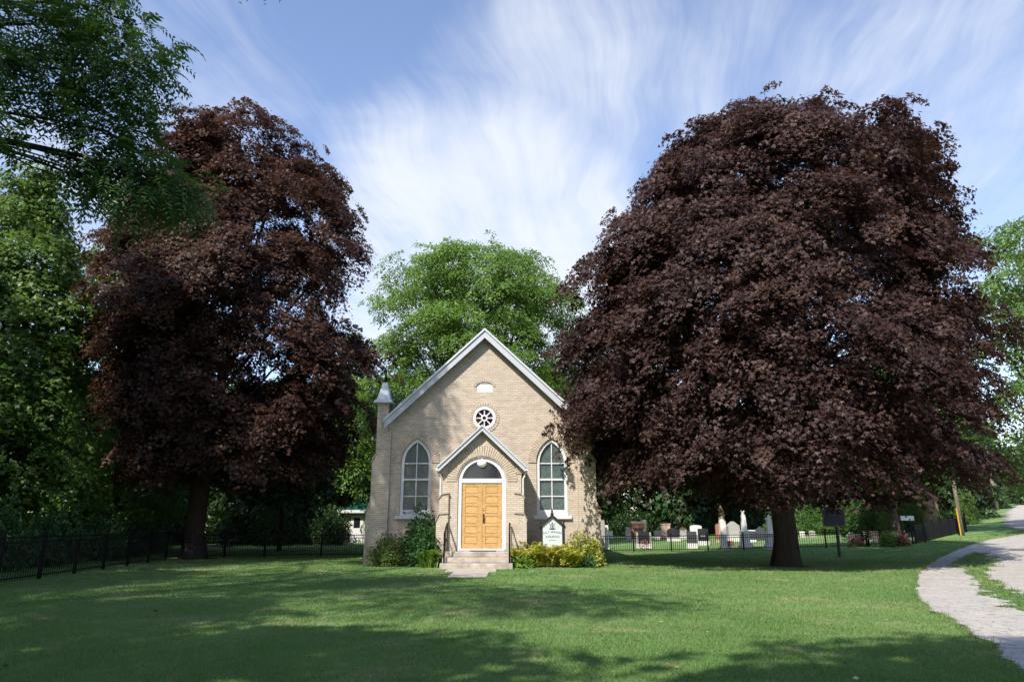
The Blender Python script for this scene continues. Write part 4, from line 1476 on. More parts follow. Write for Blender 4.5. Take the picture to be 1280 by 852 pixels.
def tree(name, label, loc, prof, leaf_m, seed, base_r, fork_h, bark='bark', nb=60, ns=12, nl=18, size=.22, tmpl=T_MAPLE, group=None, n_limb=22, fl=1.45, cat='tree', lean=(0, 0), **kw):
    g = np.random.default_rng(seed)
    root = empty(name, loc, label, cat, group)
    me, c, out, br, sc, sid = crown_mesh('crown', prof, M[leaf_m], g, nb, ns, nl, size, tmpl, **kw)
    cr = bpy.data.objects.new('crown', me)
    COL.objects.link(cr)
    cr.parent = root
    mb = MB()
    top = prof.z[-1]
    pts = flare_trunk(mb, g, base_r, fork_h, base_r * .88, 16, lean, fl)
    e = pts[-1]
    # leaders carry on up through the crown
    leaders = []
    nlead = 4
    for k in range(nlead):
        a = 2 * math.pi * k / nlead + g.uniform(-.5, .5)
        hh = fork_h + (top - fork_h) * g.uniform(.62, .85)
        sp = np.interp(hh, prof.z, (prof.l + prof.r) / 2) * g.uniform(.25, .5)
        q = [Vector((e.x, e.y, e.z - .25)), Vector((e.x + math.cos(a) * sp * .3, e.y + math.sin(a) * sp * .3, e.z + (hh - e.z) * .3)),
             Vector((e.x + math.cos(a) * sp * .65, e.y + math.sin(a) * sp * .65, e.z + (hh - e.z) * .65)), Vector((e.x + math.cos(a) * sp, e.y + math.sin(a) * sp, hh))]
        mb.tube(q, [base_r * .55, base_r * .38, base_r * .22, base_r * .05], 8, cap=False)
        leaders.append(q)
    idx = g.permutation(len(c))[:n_limb]
    for i in idx:
        ld = leaders[int(g.integers(0, nlead))]
        limbs(mb, g, ld, [c[i]], base_r * .3)
    tr = mb.build('trunk', M[bark], root, smooth=True, fix=False)
    return root


# --- the two copper maples
g = gnd(240, 698)
LT = (g.x, g.y)
prof = px_profile(g.y, g.x, [(146, 275, 360), (152, 240, 385), (164, 222, 405), (182, 210, 424), (205, 196, 438), (240, 182, 448), (275, 160, 468), (300, 145, 482), (330, 138, 490), (370, 138, 496), (405, 142, 496), (440, 146, 494), (480, 152, 486), (520, 156, 474), (560, 160, 470), (600, 166, 460), (625, 182, 440), (640, 205, 400)], .92, 1.0)
prof_l = Profile([(z - g.z, l, r) for z, l, r in zip(prof.z, prof.l, prof.r)], .92)
tree('copper_maple', 'tall narrower copper leaved maple at the left with a straight shaded trunk', g, prof_l, 'copper_warm', 21, .47, 4.2, 'bark_dark', nb=270, ns=23, nl=52, size=.138, n_limb=46, brad=(1.0, 1.8), lobes=.45, srad=(.34, .66), inner=.42, ragged=.04, droop=.6, clear=above(3.9))
g = gnd(984, 707)
RT = (g.x, g.y)
prof = px_profile(g.y, g.x, [(142, 975, 1040), (154, 905, 1100), (166, 862, 1140), (178, 838, 1166), (192, 810, 1184), (208, 782, 1194), (224, 756, 1198), (245, 728, 1198), (280, 718, 1200), (320, 700, 1200), (360, 690, 1208), (400, 676, 1220), (440, 668, 1230), (480, 670, 1234), (520, 688, 1234), (560, 722, 1226), (590, 775, 1205), (615, 800, 1170), (632, 835, 1125)], .88, .97)
prof_r = Profile([(z - g.z, l, r) for z, l, r in zip(prof.z, prof.l, prof.r)], .86)
tree('copper_maple', 'huge broad copper leaved maple at the right, its crown overlapping the church gable', g, prof_r, 'copper', 36, .47, 2.3, 'bark_dark', fl=1.3, nb=350, ns=23, nl=54, size=.138, n_limb=60, brad=(1.1, 1.9), lobes=.45, srad=(.36, .7), inner=.42, droop=.6, clear=above(2.75), ragged=.03)

# --- black walnut that overhangs the picture at upper left, trunk outside the frame
def compound_leaves(tips, dirs, g, n_per, length, n_pair, lsize, droop=.9):
    """pinnate leaves: leaflets in pairs along a drooping stalk"""
    N = len(tips) * n_per
    base = np.repeat(tips, n_per, 0) + g.normal(0, .12, (N, 3))
    d = unit(np.repeat(dirs, n_per, 0) * .6 + g.normal(0, .6, (N, 3)) + np.array([[0, 0, -.15]]))
    L = length * g.uniform(.7, 1.2, N)
    P, A, NR, S, RN = [], [], [], [], []
    tone = g.uniform(0, 1, N)
    side = unit(np.cross(d, np.array([[0, 0, 1.]]) + g.normal(0, .25, (N, 3))))
    nn = np.cross(side, d)
    for k in range(n_pair):
        u = (k + .6) / n_pair
        c = base + d * (L * u)[:, None]
        c[:, 2] -= droop * L * u * u * .6
        for s_ in (-1, 1):
            P.append(c)
            A.append(unit(side * s_ + d * .45 + np.array([[0, 0, -.35]]) + g.normal(0, .12, (N, 3))))
            NR.append(unit(nn + g.normal(0, .2, (N, 3))))
            S.append(lsize * (1 - .5 * abs(u - .5)) * g.uniform(.85, 1.15, N))
            RN.append(np.clip(.75 * tone + .25 * g.uniform(0, 1, N), 0, 1))
    return np.concatenate(P), np.concatenate(A), np.concatenate(NR), np.concatenate(S), np.concatenate(RN)


def walnut_tree(label, loc, lobes, seed, trunk_r, trunk_h, npair=7, lsize=.145, length=.52):
    """lobes: (x, y, z, rx, ry, rz, number of sprays) in world metres"""
    g = np.random.default_rng(seed)
    root = empty('walnut_tree', loc, label, 'tree')
    o = Vector(loc)
    tips, dirs = [], []
    mb = MB()
    tp = flare_trunk(mb, g, trunk_r, trunk_h, trunk_r * .7, 16, (.6, .3), 1.4)
    top = tp[-1]
    for (x, y, z, rx, ry, rz, n) in lobes:
        c = np.array((x - o.x, y - o.y, z - o.z))
        p = g.normal(0, 1, (n, 3)); p = unit(p) * (g.uniform(.05, 1, (n, 1)) ** .45)
        q = c + p * np.array((rx, ry, rz))
        q[:, 2] -= .12 * ((p[:, 0] * rx) ** 2 + (p[:, 1] * ry) ** 2) / max(rx, 1)
        tips.append(q); dirs.append(unit(p + np.array([[.15, 0, -.1]])))
        # the bough that carries this lobe, with side twigs
        cv = Vector(c)
        start = Vector((top.x * .8, top.y * .8, min(trunk_h, max(trunk_h * .6, cv.z - 3))))
        L = (cv - start).length
        mid = start.lerp(cv, .5) + Vector((0, 0, L * .16))
        path = [start.lerp(mid, u).lerp(mid.lerp(cv, u), u) for u in np.linspace(0, 1, 8)]
        path.append(cv + (cv - path[-2]) * .6 + Vector((0, 0, -.25)))
        mb.tube(path, [max(.02, min(trunk_r * .3, .03 + .0062 * L) * (1 - .9 * u)) for u in np.linspace(0, 1, 9)], 7, cap=False)
        for i in g.permutation(n)[:max(6, n // 14)]:
            t = Vector(q[i])
            k = int(g.integers(4, 9))
            s0 = path[k]
            md = s0.lerp(t, .55) + Vector(g.normal(0, .12, 3))
            mb.tube([s0, md, t], [.022, .014, .006], 5, cap=False)
    mb.build('trunk', M['bark_dark'], root, smooth=True, fix=False)
    tips, dirs = np.concatenate(tips), np.concatenate(dirs)
    P, A, NR, S, RN = compound_leaves(tips, dirs, g, 3, length, npair, lsize)
    V, Fq, k = leaf_arrays(P, A, NR, S, T_LANCE)
    cr = bpy.data.objects.new('crown', np_mesh('crown', V, Fq, M['walnut'], RN))
    COL.objects.link(cr)
    cr.parent = root
    return root


def L(px, py, Y, rpx, rpy, ry, n):
    p = at(px, py, Y)
    s = scale_at(*p)
    return (p.x, p.y, p.z, rpx / s, ry, rpy / s, n)


walnut_tree('dark walnut tree with long hanging leaves reaching in over the upper left corner', (-13.2, 9.4, 0), [
    L(165, 80, 12.2, 58, 60, 1.0, 118), L(135, 165, 12.4, 40, 62, .9, 92), L(172, 225, 12.6, 52, 48, .9, 95), L(228, 236, 12.8, 34, 14, .45, 24),
    L(40, 30, 11.6, 80, 40, 1.2, 125), L(22, 88, 11.2, 60, 24, .9, 50), L(-4, 150, 11.0, 26, 26, .5, 24), L(120, 8, 12.0, 44, 20, .8, 40), L(98, 215, 12.6, 22, 16, .5, 22), L(70, 120, 11.8, 22, 20, .5, 16),
    (-13.8, 14.6, 20.0, 2.7, 2.8, 2.2, 620), (-11.4, 17.8, 21.0, 2.2, 2.2, 1.7, 460), (-9.6, 20.4, 22.0, 1.8, 1.7, 1.3, 330), (-18, 15.5, 18.5, 3.6, 3.6, 3.0, 300),
    (-12.5, 5.6, 17.5, 3.8, 3.6, 2.6, 440), (-16.5, 7.5, 18.5, 3.6, 3.6, 3.0, 400), (-9.0, 2.0, 16.5, 3.6, 3.2, 2.2, 380), (-16, 1, 17.5, 3.8, 3.6, 2.4, 420), (-20, 4, 17.5, 3.8, 3.6, 2.6, 380), (-6.3, 1.0, 16.5, 2.6, 2.2, 1.6, 220)], 5, .5, 12.5)

# --- trees behind the photographer and to the left: they throw the shade on the lawn
def simple_profile(h0, h1, r, belly=.45, fy=1.0):
    zz = np.linspace(0, 1, 9)
    rr = np.where(zz < belly, np.sqrt(np.clip(1 - ((belly - zz) / (belly + .12)) ** 2, 0, 1)), np.sqrt(np.clip(1 - ((zz - belly) / (1.03 - belly)) ** 2, 0, 1)))
    return Profile([(h0 + (h1 - h0) * z, max(.2, r * q), max(.2, r * q)) for z, q in zip(zz, rr)], fy)


SHADE = [(-9.5, -5.0, 7, 17, 5.6), (-1.5, -7.0, 8, 18.5, 5.4), (5.2, -8.0, 7, 16.5, 4.2), (-15.5, -1.5, 7, 19, 5.8), (-22.5, 16.5, 4, 26, 5.0), (-30.5, 18, 3, 26, 6.0), (-21.5, 7.0, 6, 20, 5.2)]
for i, (x, y, h0, h1, r) in enumerate(SHADE):
    tree('maple_tree', 'broad green maple standing behind the viewer and shading the lawn', (x, y, 0), simple_profile(h0, h1, r), 'maple_green', 60 + i, .4, h0 - .5, 'bark', nb=80, ns=11, nl=13, size=.34, n_limb=16, group='shade trees behind the viewer')

# --- green trees at the left behind the fence
tree('maple_tree', 'bright green maple at the left edge with a sunlit top and shaded skirts', (-24.5, 33, 0), px_profile(33, -24.5, [(212, -10, 20), (235, -40, 60), (270, -60, 90), (300, -80, 128), (340, -90, 145), (400, -90, 155), (460, -80, 158), (520, -80, 160), (580, -70, 160), (640, -50, 140)], .9), 'roadside', 71, .4, 3.0, nb=190, ns=15, nl=24, size=.185, n_limb=30, brad=(1.1, 1.9))
tree('maple_tree', 'green maple close behind the copper maple at the left, lit on its lower boughs', (-24.0, 43, 0), px_profile(43, -24.0, [(290, 110, 170), (330, 80, 220), (400, 60, 260), (480, 50, 280), (560, 40, 280), (640, 60, 260)], .8), 'maple_green', 72, .35, 2.5, nb=120, ns=13, nl=20, size=.22, n_limb=20)
tree('maple_tree', 'green maple in the shaded corner nearest the left edge of the photo', (-22.5, 22.5, 0), simple_profile(1.2, 10.5, 4.2), 'maple_green', 73, .25, 1.8, nb=110, ns=13, nl=20, size=.17, n_limb=16)

# --- feathery locust behind the church
pl = px_profile(52, -3.2, [(322, 540, 665), (330, 498, 708), (342, 480, 726), (362, 468, 734), (400, 458, 738), (440, 450, 740), (480, 446, 740), (520, 446, 738), (570, 456, 730), (620, 480, 700)], .8, 1.03)
tree('locust_tree', 'tall feathery bright green locust rising behind the church gable', (-3.2, 52, .1), pl, 'locust', 81, .42, 7.0, 'bark', nb=330, ns=20, nl=36, size=.2, tmpl=T_LEAF, n_limb=90, brad=(1.1, 2.2), srad=(.35, .75), inner=.25, droop=.12, tilt=.5, ragged=.09)
tree('maple_tree', 'mid green tree seen between the left copper maple and the church pinnacle', (-14.0, 60, .2), px_profile(60, -14.0, [(425, 425, 455), (450, 400, 480), (500, 385, 492), (560, 385, 490), (620, 400, 480)], .9), 'locust', 82, .3, 3.5, nb=70, ns=14, nl=20, size=.26, tmpl=T_LEAF, n_limb=20)
# --- open crowned green trees at the right edge
pr_ = px_profile(43, 34.5, [(262, 1262, 1310), (285, 1190, 1400), (330, 1165, 1480), (380, 1155, 1520), (430, 1155, 1540), (480, 1165, 1540), (530, 1180, 1530), (580, 1210, 1500), (608, 1245, 1450)], .5)
tree('ash_tree', 'open crowned bright green tree at the right edge with sky between its boughs', (34.5, 43, float(tz(34.5, 43))), Profile([(z - float(tz(34.5, 43)), l, r) for z, l, r in zip(pr_.z, pr_.l, pr_.r)], .7), 'roadside', 83, .3, 4.0, nb=150, ns=14, nl=22, size=.24, tmpl=T_LEAF, n_limb=40, brad=(.9, 1.6), srad=(.35, .65), inner=.1)

# --- woodland behind: a few kinds, each copy its own crown and trunk
ARCH = []
for k in range(3):
    t = tree('woodland_tree', 'dark green woodland tree in the dense wood behind the churchyard', (0, 300 + 30 * k, 0), simple_profile((1.0, 2.0, .6)[k], (15, 17, 13)[k], (5.2, 4.6, 5.4)[k], .38), 'forest', 90 + k, (.32, .38, .28)[k], (3, 4, 2.5)[k], ('bark_dark', 'bark', 'bark_dark')[k], nb=74, ns=9, nl=12, size=.46, tmpl=T_MAPLE, n_limb=14, group='woodland trees behind the churchyard', brad=(1.4, 2.4), srad=(.5, .95))
    ARCH.append(t)
spots = []
gw = np.random.default_rng(4)
for row, (Y, n, x0, x1) in enumerate(((80, 11, -42, 44), (89, 11, -50, 52), (100, 11, -62, 66))):
    for i in range(n):
        x = x0 + (x1 - x0) * (i + gw.uniform(.2, .8)) / n
        y = Y + gw.uniform(-2.5, 2.5)
        spots.append((x, y, gw.uniform(.85, 1.15)))
spots += [(1.5, 76, .95), (7.5, 79, 1.05), (12, 83, .95), (17.5, 79, 1.05), (23, 80, .9), (29, 84, 1.0), (35, 82, 1.0), (5, 86, 1.1), (-5, 80, 1.0), (-11, 84, .95), (41, 90, 1.0)]
spots += [(-31, 48, 1.0), (-38, 40, .95), (-29, 57, 1.0), (-20, 58, .9), (-35, 30, .95), (-16.5, 62, .85), (-36, 22, .9), (-30, 14, .9)]
used = [False] * 3
for i, (x, y, sc) in enumerate(spots):
    k = i % 3
    t = ARCH[k] if not used[k] else copy_tree(ARCH[k])
    used[k] = True
    t.location = (x, y, float(tz(x, y)) - .05)
    t.rotation_euler = (0, 0, gw.uniform(0, 6.28))
    t.scale = (sc, sc, sc * gw.uniform(.92, 1.1))

# stout trunks that show under the copper maple's skirts
def bare_trunk_tree(label, px, py, wpx, bark, seed, prof, leafm, fork):
    g = gnd(px, py)
    s = scale_at(*g)
    return tree('woodland_tree', label, g, prof, leafm, seed, wpx / s / 2, fork, bark, nb=70, ns=11, nl=14, size=.34, n_limb=18, fl=1.2)


bare_trunk_tree('stout tree with a pale brown trunk just beyond the roadside fence', 1166, 668, 19, 'bark_pale', 101, simple_profile(4.6, 15, 5.0), 'maple_green', 5.5)
bare_trunk_tree('tree with a brown trunk behind the pink flowers and bench', 1121, 673, 11, 'bark', 102, simple_profile(3.6, 13, 4.2), 'maple_green', 4.0)
bare_trunk_tree('tree with a pale forked trunk behind the white gabled tablet', 903, 670, 8, 'bark_pale', 103, simple_profile(5.0, 14, 4.2), 'forest', 4.6)
bare_trunk_tree('slim tree behind the fence between the left trunk and the shed', 349, 688, 5.5, 'bark_dark', 104, simple_profile(3.2, 11, 3.6), 'forest', 3.4)


# ------------------------------------------------------------------ shrubs
def shrub(name, label, loc, rx, ry, h, leaf_m, seed, n_spray, n_leaf, size, tmpl=T_LEAF, group=None, cat='shrub', srad=.22, up=.3, stems=True, lump=.0, zmin=.06):
    g = np.random.default_rng(seed)
    root = empty(name, loc, label, cat, group)
    p = unit(g.normal(0, 1, (n_spray, 3)))
    p[:, 2] = np.abs(p[:, 2])
    f = g.uniform(.12, 1, n_spray) ** .38
    lob = 1 + .13 * np.sin(4 * np.arctan2(p[:, 1], p[:, 0]) + seed) + .1 * np.sin(7 * p[:, 0] + 5 * p[:, 2] + seed) + g.normal(0, .06, n_spray)
    # widest a third of the way up rather than at the ground
    q = p * (f * lob)[:, None]
    c = np.stack([q[:, 0] * rx, q[:, 1] * ry, zmin * h + (q[:, 2] * .94) * h], 1)
    squeeze = .72 + .28 * np.clip(c[:, 2] / (.3 * h), 0, 1)
    c[:, 0] *= squeeze; c[:, 1] *= squeeze
    n2 = unit(p * .7 + np.array([[0, 0, up]]) + g.normal(0, .25, c.shape))
    lp, ld, lid, lrr = disc_points(c, n2, np.full(n_spray, srad) * g.uniform(.7, 1.3, n_spray), n_leaf, g, .4, .25)
    lp[:, 2] = np.maximum(lp[:, 2], .02)
    nr = unit(n2[lid] + g.normal(0, .5, lp.shape))
    ax = unit(ld + p[lid] * .5 + g.normal(0, .4, lp.shape))
    rnd = np.clip(.5 * g.uniform(0, 1, n_spray)[lid] + .5 * g.uniform(0, 1, len(lp)), 0, 1)
    V, Fq, k = leaf_arrays(lp, ax, nr, size * g.uniform(.6, 1.3, len(lp)), tmpl)
    o = bpy.data.objects.new('foliage', np_mesh('foliage', V, Fq, M[leaf_m], np.repeat(rnd, k)))
    COL.objects.link(o)
    o.parent = root
    if stems:
        mb = MB()
        for i in range(9):
            j = int(g.integers(0, n_spray))
            t = Vector(c[j])
            b0 = Vector((g.uniform(-.2, .2) * rx, g.uniform(-.2, .2) * ry, -.05))
            mb.tube([b0, b0.lerp(t, .5) + Vector((0, 0, .12 * h)), t], [.025, .018, .008], 5, cap=False)
        mb.build('stems', M['bark'], root, smooth=True, fix=False)
    return root






def shrub_at(name, label, x0, x1, yt, Y, ry, leaf_m, seed, n_spray, n_leaf, size, **kw):
    c = at((x0 + x1) / 2, 690, Y)
    s = scale_at(c.x, Y, 1.0)
    h = at((x0 + x1) / 2, yt, Y).z - float(tz(c.x, Y))
    return shrub(name, label, (c.x, Y, float(tz(c.x, Y))), (x1 - x0) / s / 2, ry, h, leaf_m, seed, n_spray, n_leaf, size, **kw)


shrub_at('yew_bush', 'dense olive green clipped bush at the left corner of the church', 460, 510, 668, 28.55, .75, 'yew', 201, 420, 16, .075, srad=.15)
shrub_at('lilac_bush', 'tall deep green bush growing up over the left window sill', 503, 549, 634, 28.6, .65, 'lilac', 202, 240, 13, .15, srad=.2)
shrub_at('lilac_bush', 'lower green branch of leaves drooping beside the porch wall', 520, 548, 655, 28.1, .4, 'lilac', 212, 90, 12, .15, srad=.2)


def strap_plant(name, label, px0, px1, yt, Y, leaf_m, seed, n, width, cat='plant'):
    """arching strap leaves from the ground"""
    g = np.random.default_rng(seed)
    c = at((px0 + px1) / 2, 690, Y)
    z0 = float(tz(c.x, Y))
    s = scale_at(c.x, Y, .5)
    rx = (px1 - px0) / s / 2
    h = at(c.x, yt, Y).z - z0
    root = empty(name, (c.x, Y, z0), label, cat)
    V, Fq, rn = [], [], []
    for i in range(n):
        a = g.uniform(0, 2 * np.pi)
        b = np.array([g.normal(0, .3) * rx, g.normal(0, .15) * rx, 0])
        reach, hh = rx * g.uniform(.6, 1.35), h * g.uniform(.5, 1.0)
        d = np.array([math.cos(a), math.sin(a) * .6, 0]); sd_ = np.array([-d[1], d[0], 0]) / np.linalg.norm(d)
        k0 = len(V)
        for j in range(6):
            u = j / 5
            p = b + d * reach * u ** 1.2 + np.array([0, 0, hh * (1.7 * u - 1.05 * u * u) / .69 * .9])
            w = width * (1 - u ** 3) * (.5 + .5 * min(1, u * 3)) + .002
            V += [p - sd_ * w, p + sd_ * w]
        for j in range(5):
            Fq.append((k0 + 2 * j, k0 + 2 * j + 1, k0 + 2 * j + 3, k0 + 2 * j + 2))
        rn += [g.uniform(0, 1)] * 5
    o = bpy.data.objects.new('foliage', np_mesh('foliage', np.array(V), np.array(Fq), M[leaf_m], np.array(rn)))
    COL.objects.link(o)
    o.parent = root
    return root


strap_plant('daylily_clump', 'light green clump of strap leaves left of the steps', 522, 556, 683, 27.6, 'lily', 203, 190, .026)
shrub_at('hosta_clump', 'low bright green broad leaved plant at the right end of the steps', 640, 664, 697, 27.3, .35, 'lily', 204, 46, 9, .17, srad=.16, stems=False)


def fern_clump(label, px, Y, h, n, seed, leaf_m='fern', spread=.55):
    """shuttlecock of arching fronds, pinnae in pairs along each"""
    g = np.random.default_rng(seed)
    c = at(px, 690, Y)
    root = empty('fern', (c.x, Y, 0), label, 'fern', 'yellowing ferns by the sign')
    P, A, NR, S, RN = [], [], [], [], []
    for i in range(n):
        a = g.uniform(0, 2 * np.pi)
        d = np.array([math.cos(a), math.sin(a), 0.0]); sd_ = np.array([-d[1], d[0], 0])
        reach, hh = spread * g.uniform(.6, 1.25), h * g.uniform(.7, 1.08)
        tone = g.uniform(0, 1)
        b = np.array([g.normal(0, .09), g.normal(0, .09), 0])
        for j in range(13):
            u = (j + 1.5) / 14.5
            p = b + d * reach * u ** 1.4 + np.array([0, 0, hh * (1.75 * u - .95 * u * u)])
            w = .19 * math.sin(math.pi * min(1, .15 + u * .85)) ** .8 + .02
            for s_ in (-1, 1):
                P.append(p); A.append(sd_ * s_ + d * .55 + np.array([0, 0, -.2]) + g.normal(0, .1, 3)); NR.append(np.array([0, 0, 1.]) - d * .4 + g.normal(0, .25, 3)); S.append(w * g.uniform(.8, 1.2)); RN.append(np.clip(tone * .75 + g.uniform(0, .3), 0, 1))
    V, Fq, k = leaf_arrays(np.array(P), unit(np.array(A)), unit(np.array(NR)), np.array(S), T_LEAF)
    o = bpy.data.objects.new('fronds', np_mesh('fronds', V, Fq, M[leaf_m], np.repeat(np.array(RN), k)))
    COL.objects.link(o)
    o.parent = root
    return root


FERNS = [(651, 27.7, 0.92, 'yellow fern nearest the steps, low with browning tips'), (664, 28.2, 1.10, 'yellow fern second from the steps, left of the sign'), (677, 27.7, 0.96, 'yellow fern in front of the left sign post'),
         (690, 27.75, 0.94, 'yellow fern growing up before the middle of the sign'), (703, 27.8, 1.01, 'yellow fern in front of the right sign post'), (716, 27.6, 0.81, 'low brownish fern at the front right of the sign')]
for i, (px, Y, h, lab) in enumerate(FERNS):
    fern_clump(lab, px, Y, h, 24, 300 + i)
shrub_at('golden_shrub', 'rounded yellow green shrub at the right corner below the church buttress', 704, 755, 667, 28.3, .75, 'spirea', 205, 260, 14, .125, srad=.19)
shrub_at('golden_shrub', 'small dull green shrub on the ground beside the ferns', 722, 742, 692, 27.7, .35, 'lilac', 206, 60, 12, .1, srad=.14)

# flowers and plants in the churchyard
for i, (x0, x1, yt, yb, m, lab) in enumerate(((1063, 1079, 670, 683, 'pink_flower', 'pink flowering bush left of the bench'), (1122, 1135, 667, 682, 'pink_flower', 'pink flowering bush right of the bench near the fence corner'),
                                              (1102, 1122, 665, 683, 'roadside', 'yellow green leafy plant right beside the bench'), (850.5, 857.5, 658, 662.5, 'pink_flower', None))):
    if lab is None:
        continue
    g = gnd((x0 + x1) / 2, yb)
    s = scale_at(*g)
    r = shrub('flower_bush', lab, g, (x1 - x0) / s / 2, .4, (yb - yt) / s, m, 220 + i, 70, 10, .16, srad=.2, stems=False, cat='flowers')
    if m == 'pink_flower':
        shrub('green_plant', 'green leaves at the foot of the ' + lab.replace('pink flowering bush', 'pink bush').replace(' near the fence corner', ''), (g.x, g.y - .1, g.z), (x1 - x0) / s / 2 * .9, .35, (yb - yt) / s * .6, 'roadside', 230 + i, 40, 10, .16, srad=.2, stems=False, cat='plant')
g = gnd(805, 686)
shrub('grave_flowers', 'bunch of pink and cream flowers before the wide black headstone', (g.x, g.y - .1, g.z), .33, .2, .6, 'pink_flower', 240, 26, 8, .1, srad=.12, stems=False, cat='flowers')
g = gnd(854.5, 673.5)
shrub('grave_flowers', 'red bouquet resting on the small grey stone', (g.x, g.y, g.z + 11 / scale_at(*g)), .27, .15, .28, 'pink_flower', 241, 20, 8, .1, srad=.1, stems=False, cat='flowers', zmin=0.0)

# understorey along the back of the churchyard, the left fence and the road
gs = np.random.default_rng(8)
proto = {}


def bush_copy(kind, x, y, rx, h, label, group):
    if kind not in proto:
        proto[kind] = shrub('undergrowth_bush', label, (x, y, float(tz(x, y))), 1.0, 1.0, 1.0, kind, 250 + len(proto), 420, 12, .085, srad=.12, group=group)
        o = proto[kind]
    else:
        o = copy_tree(proto[kind])
        o['label'] = label
        o['group'] = group
        o.location = (x, y, float(tz(x, y)))
    o.scale = (rx, rx * gs.uniform(.8, 1.1), h)
    o.rotation_euler = (0, 0, gs.uniform(0, 6.28))
    return o


for i in range(17):
    x = 8 + 36 * (i + gs.uniform(.1, .9)) / 17
    bush_copy('forest', x, 76.5 + gs.uniform(-1, 3.5), gs.uniform(1.8, 2.7), gs.uniform(1.8, 3.8), 'dark leafy bush under the wood at the back of the churchyard', 'bushes at the back of the churchyard')
for i in range(15):
    x = -40 + 29 * (i + gs.uniform(.1, .9)) / 15
    if x > -12.5:
        continue
    bush_copy('forest', x, 58 + gs.uniform(-6, 3), gs.uniform(1.6, 2.4), gs.uniform(1.8, 3.4), 'dark leafy bush under the wood beyond the left fence', 'bushes beyond the left fence')
for i in range(12):
    y = 15 + 32 * (i + gs.uniform(.1, .9)) / 12
    x = -15.2 - .15 * (y - 18) - gs.uniform(1.2, 3.6)
    bush_copy('lilac', x, y, gs.uniform(1.0, 1.7), gs.uniform(1.0, 2.6), 'green bush growing close behind the left iron fence', 'bushes behind the left iron fence')
for i in range(11):
    gq = gnd(985 + 15 * i + gs.uniform(-5, 5), 668 - .35 * i)
    bush_copy('maple_green', gq.x, gq.y + gs.uniform(0, 2.5), gs.uniform(1.2, 1.8), gs.uniform(1.4, 2.6), 'leafy green bush behind the bench and the small stones', 'bushes behind the garden bench')
# bright bushes along the road, nearest first
road_b = [(1188, 668, 16, 34), (1214, 662, 15, 26), (1205, 660, 20, 52), (1228, 655, 17, 40), (1240, 648, 15, 33), (1250, 641, 12, 24), (1258, 635, 10, 18), (1180, 665, 18, 50), (1222, 650, 20, 60), (1262, 632, 10, 24), (1150, 670, 14, 34), (1236, 642, 18, 48)]
for i, (px, py, wpx, hpx) in enumerate(road_b):
    g = gnd(px, py, 110)
    g += Vector((-.2, 1.5, 0)) * (1 + i % 3)
    s = scale_at(*g)
    bush_copy('roadside', g.x, g.y, wpx / s, hpx / s, 'bright green bush on the bank between the churchyard fence and the road', 'bushes on the roadside bank')
for i, (px, Y, h) in enumerate(((1208, 72, 1.0), (1240, 96, .95), (1262, 118, .9), (1285, 128, 1.0), (1180, 66, .9), (1300, 105, .8))):
    x = at(px, 640, Y).x
    t = copy_tree(ARCH[i % 3])
    t.location = (x, Y, float(tz(x, Y)) - .1)
    t.scale = (h * .8, h * .8, h * .75)
    t['label'] = 'green tree standing further up the road on the hillside'
    t['group'] = 'trees up the road'

# ------------------------------------------------------------------ grass and litter
g = np.random.default_rng(77)
N = 620000
d0, d1, pw = 6.2, 46.0, 1.25
u = g.uniform(0, 1, N)
q = 1 - pw
D = (d0 ** q + u * (d1 ** q - d0 ** q)) ** (1 / q)
Xb = g.uniform(-1, 1, N) * (D * .80 + 1.5)
tuf = .5 + .5 * np.sin(Xb * 3.1 + 1.7 * np.sin(D * 2.3)) * np.sin(D * 2.7 + 1.3 * np.sin(Xb * 1.9))
ok = ~(in_drive(Xb, D)) & ~((np.abs(Xb - AX) < 1.5) & (D > 26.6) & (D < 29.9)) & ~((np.abs(Xb - AX) < 4.9) & (D > 29.5)) & ~((np.abs(Xb + 1.4) < .56 + wob(Xb * 2, D * 3)) & (D > 22.6) & (D < 26.8)) & ~((Xb - RT[0]) ** 2 + (D - RT[1]) ** 2 < 1.3 + wob(Xb * 2, D * 2) * 8) & ~((Xb - LT[0]) ** 2 + (D - LT[1]) ** 2 < 1.6 + wob(Xb * 2, D * 2) * 8)
Xb, D, tuf = Xb[ok], D[ok], tuf[ok]
N = len(Xb)
hgt = (.020 + .022 * g.uniform(0, 1, N) ** 2) * (.75 + .5 * tuf) * (1 + .01 * D)
wid = (.0022 + .00040 * D) * g.uniform(.7, 1.4, N)
a = g.uniform(0, 2 * np.pi, N)
le = g.normal(0, .55, (N, 2)) * hgt[:, None]
zb = tz(Xb, D)
sx_, sy_ = np.cos(a) * wid, np.sin(a) * wid
V = np.empty((N, 3, 3))
V[:, 0] = np.stack([Xb - sx_, D - sy_, zb - .004], 1)
V[:, 1] = np.stack([Xb + sx_, D + sy_, zb - .004], 1)
V[:, 2] = np.stack([Xb + le[:, 0], D + le[:, 1], zb + hgt], 1)
me = np_mesh('grass', V.reshape(-1, 3), np.arange(3 * N).reshape(N, 3), M['blade'], g.uniform(0, 1, N))
o = bpy.data.objects.new('grass', me)
COL.objects.link(o)
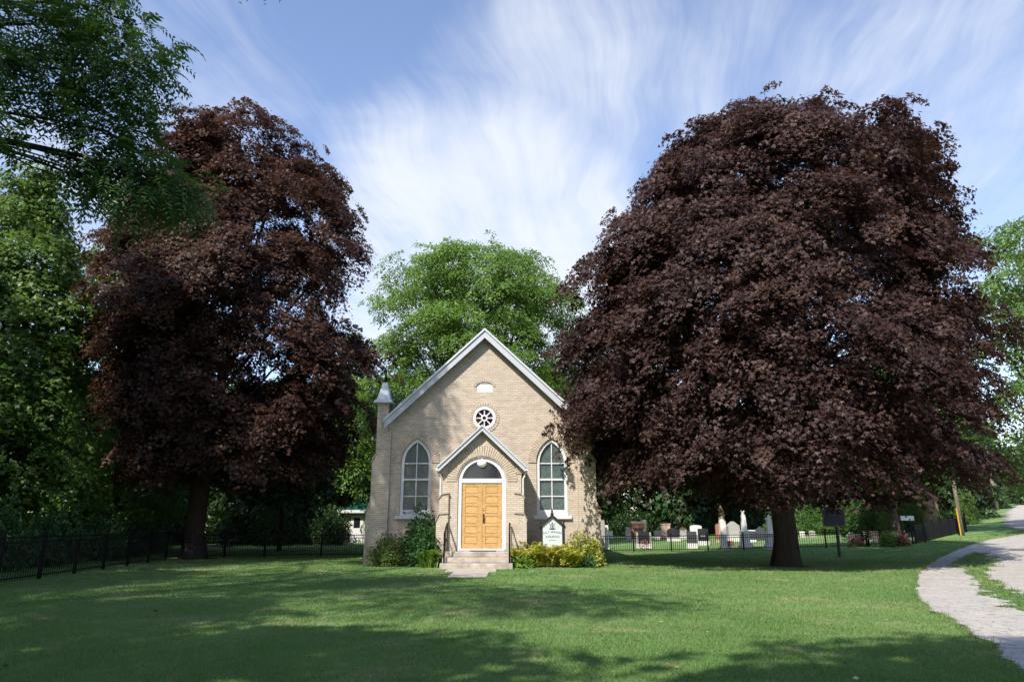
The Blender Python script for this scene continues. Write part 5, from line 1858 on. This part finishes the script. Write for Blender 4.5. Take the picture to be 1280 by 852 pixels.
tag(o, 'short mown grass blades over the lawn', 'grass', kind='stuff')

# longer tufts along the edge of the gravel
M2 = 260000
D = g.uniform(5, 40, M2); Xb = g.uniform(3, 26, M2)
ok = ~in_drive(Xb, D)
Xb, D = Xb[ok], D[ok]
near = in_drive(Xb + .16, D) | in_drive(Xb - .16, D) | in_drive(Xb, D + .2) | in_drive(Xb, D - .2)
Xb, D = Xb[near], D[near]
n = len(Xb)
a = g.uniform(0, 2 * np.pi, n); wd = (.003 + .0004 * D); hg = g.uniform(.04, .13, n); zb = tz(Xb, D)
le = g.normal(0, .5, (n, 2)) * hg[:, None]
V = np.stack([np.stack([Xb - np.cos(a) * wd, D - np.sin(a) * wd, zb], 1), np.stack([Xb + np.cos(a) * wd, D + np.sin(a) * wd, zb], 1), np.stack([Xb + le[:, 0], D + le[:, 1], zb + hg], 1)], 1)
o = bpy.data.objects.new('verge_grass', np_mesh('verge_grass', V.reshape(-1, 3), np.arange(3 * n).reshape(n, 3), M['blade'], g.uniform(0, 1, n)))
COL.objects.link(o)
tag(o, 'longer uncut grass along the edge of the gravel', 'grass', kind='stuff')

n = 520
D = 6.5 + 26 * g.uniform(0, 1, n) ** 1.2
Xb = g.uniform(-1, 1, n) * D * .75
for tx, ty in (RT, LT):
    k_ = 60
    i0 = 0 if (tx, ty) == RT else 60
    Xb[i0:i0 + k_] = tx + g.normal(0, 1.6, k_); D[i0:i0 + k_] = ty - .5 + g.normal(0, 1.6, k_)
P = np.stack([Xb, D, tz(Xb, D) + .035], 1)
V, Fq, k = leaf_arrays(P, unit(np.stack([g.normal(0, 1, n), g.normal(0, 1, n), np.zeros(n)], 1)), unit(np.array([[0, 0, 1.]]) + g.normal(0, .35, (n, 3))), g.uniform(.04, .09, n), T_LEAF)
o = bpy.data.objects.new('fallen_leaves', np_mesh('fallen_leaves', V, Fq, M['dead_leaf'], np.repeat(g.uniform(0, 1, n), k)))
COL.objects.link(o)
tag(o, 'scattered small brown fallen leaves on the lawn', 'leaves', kind='stuff')
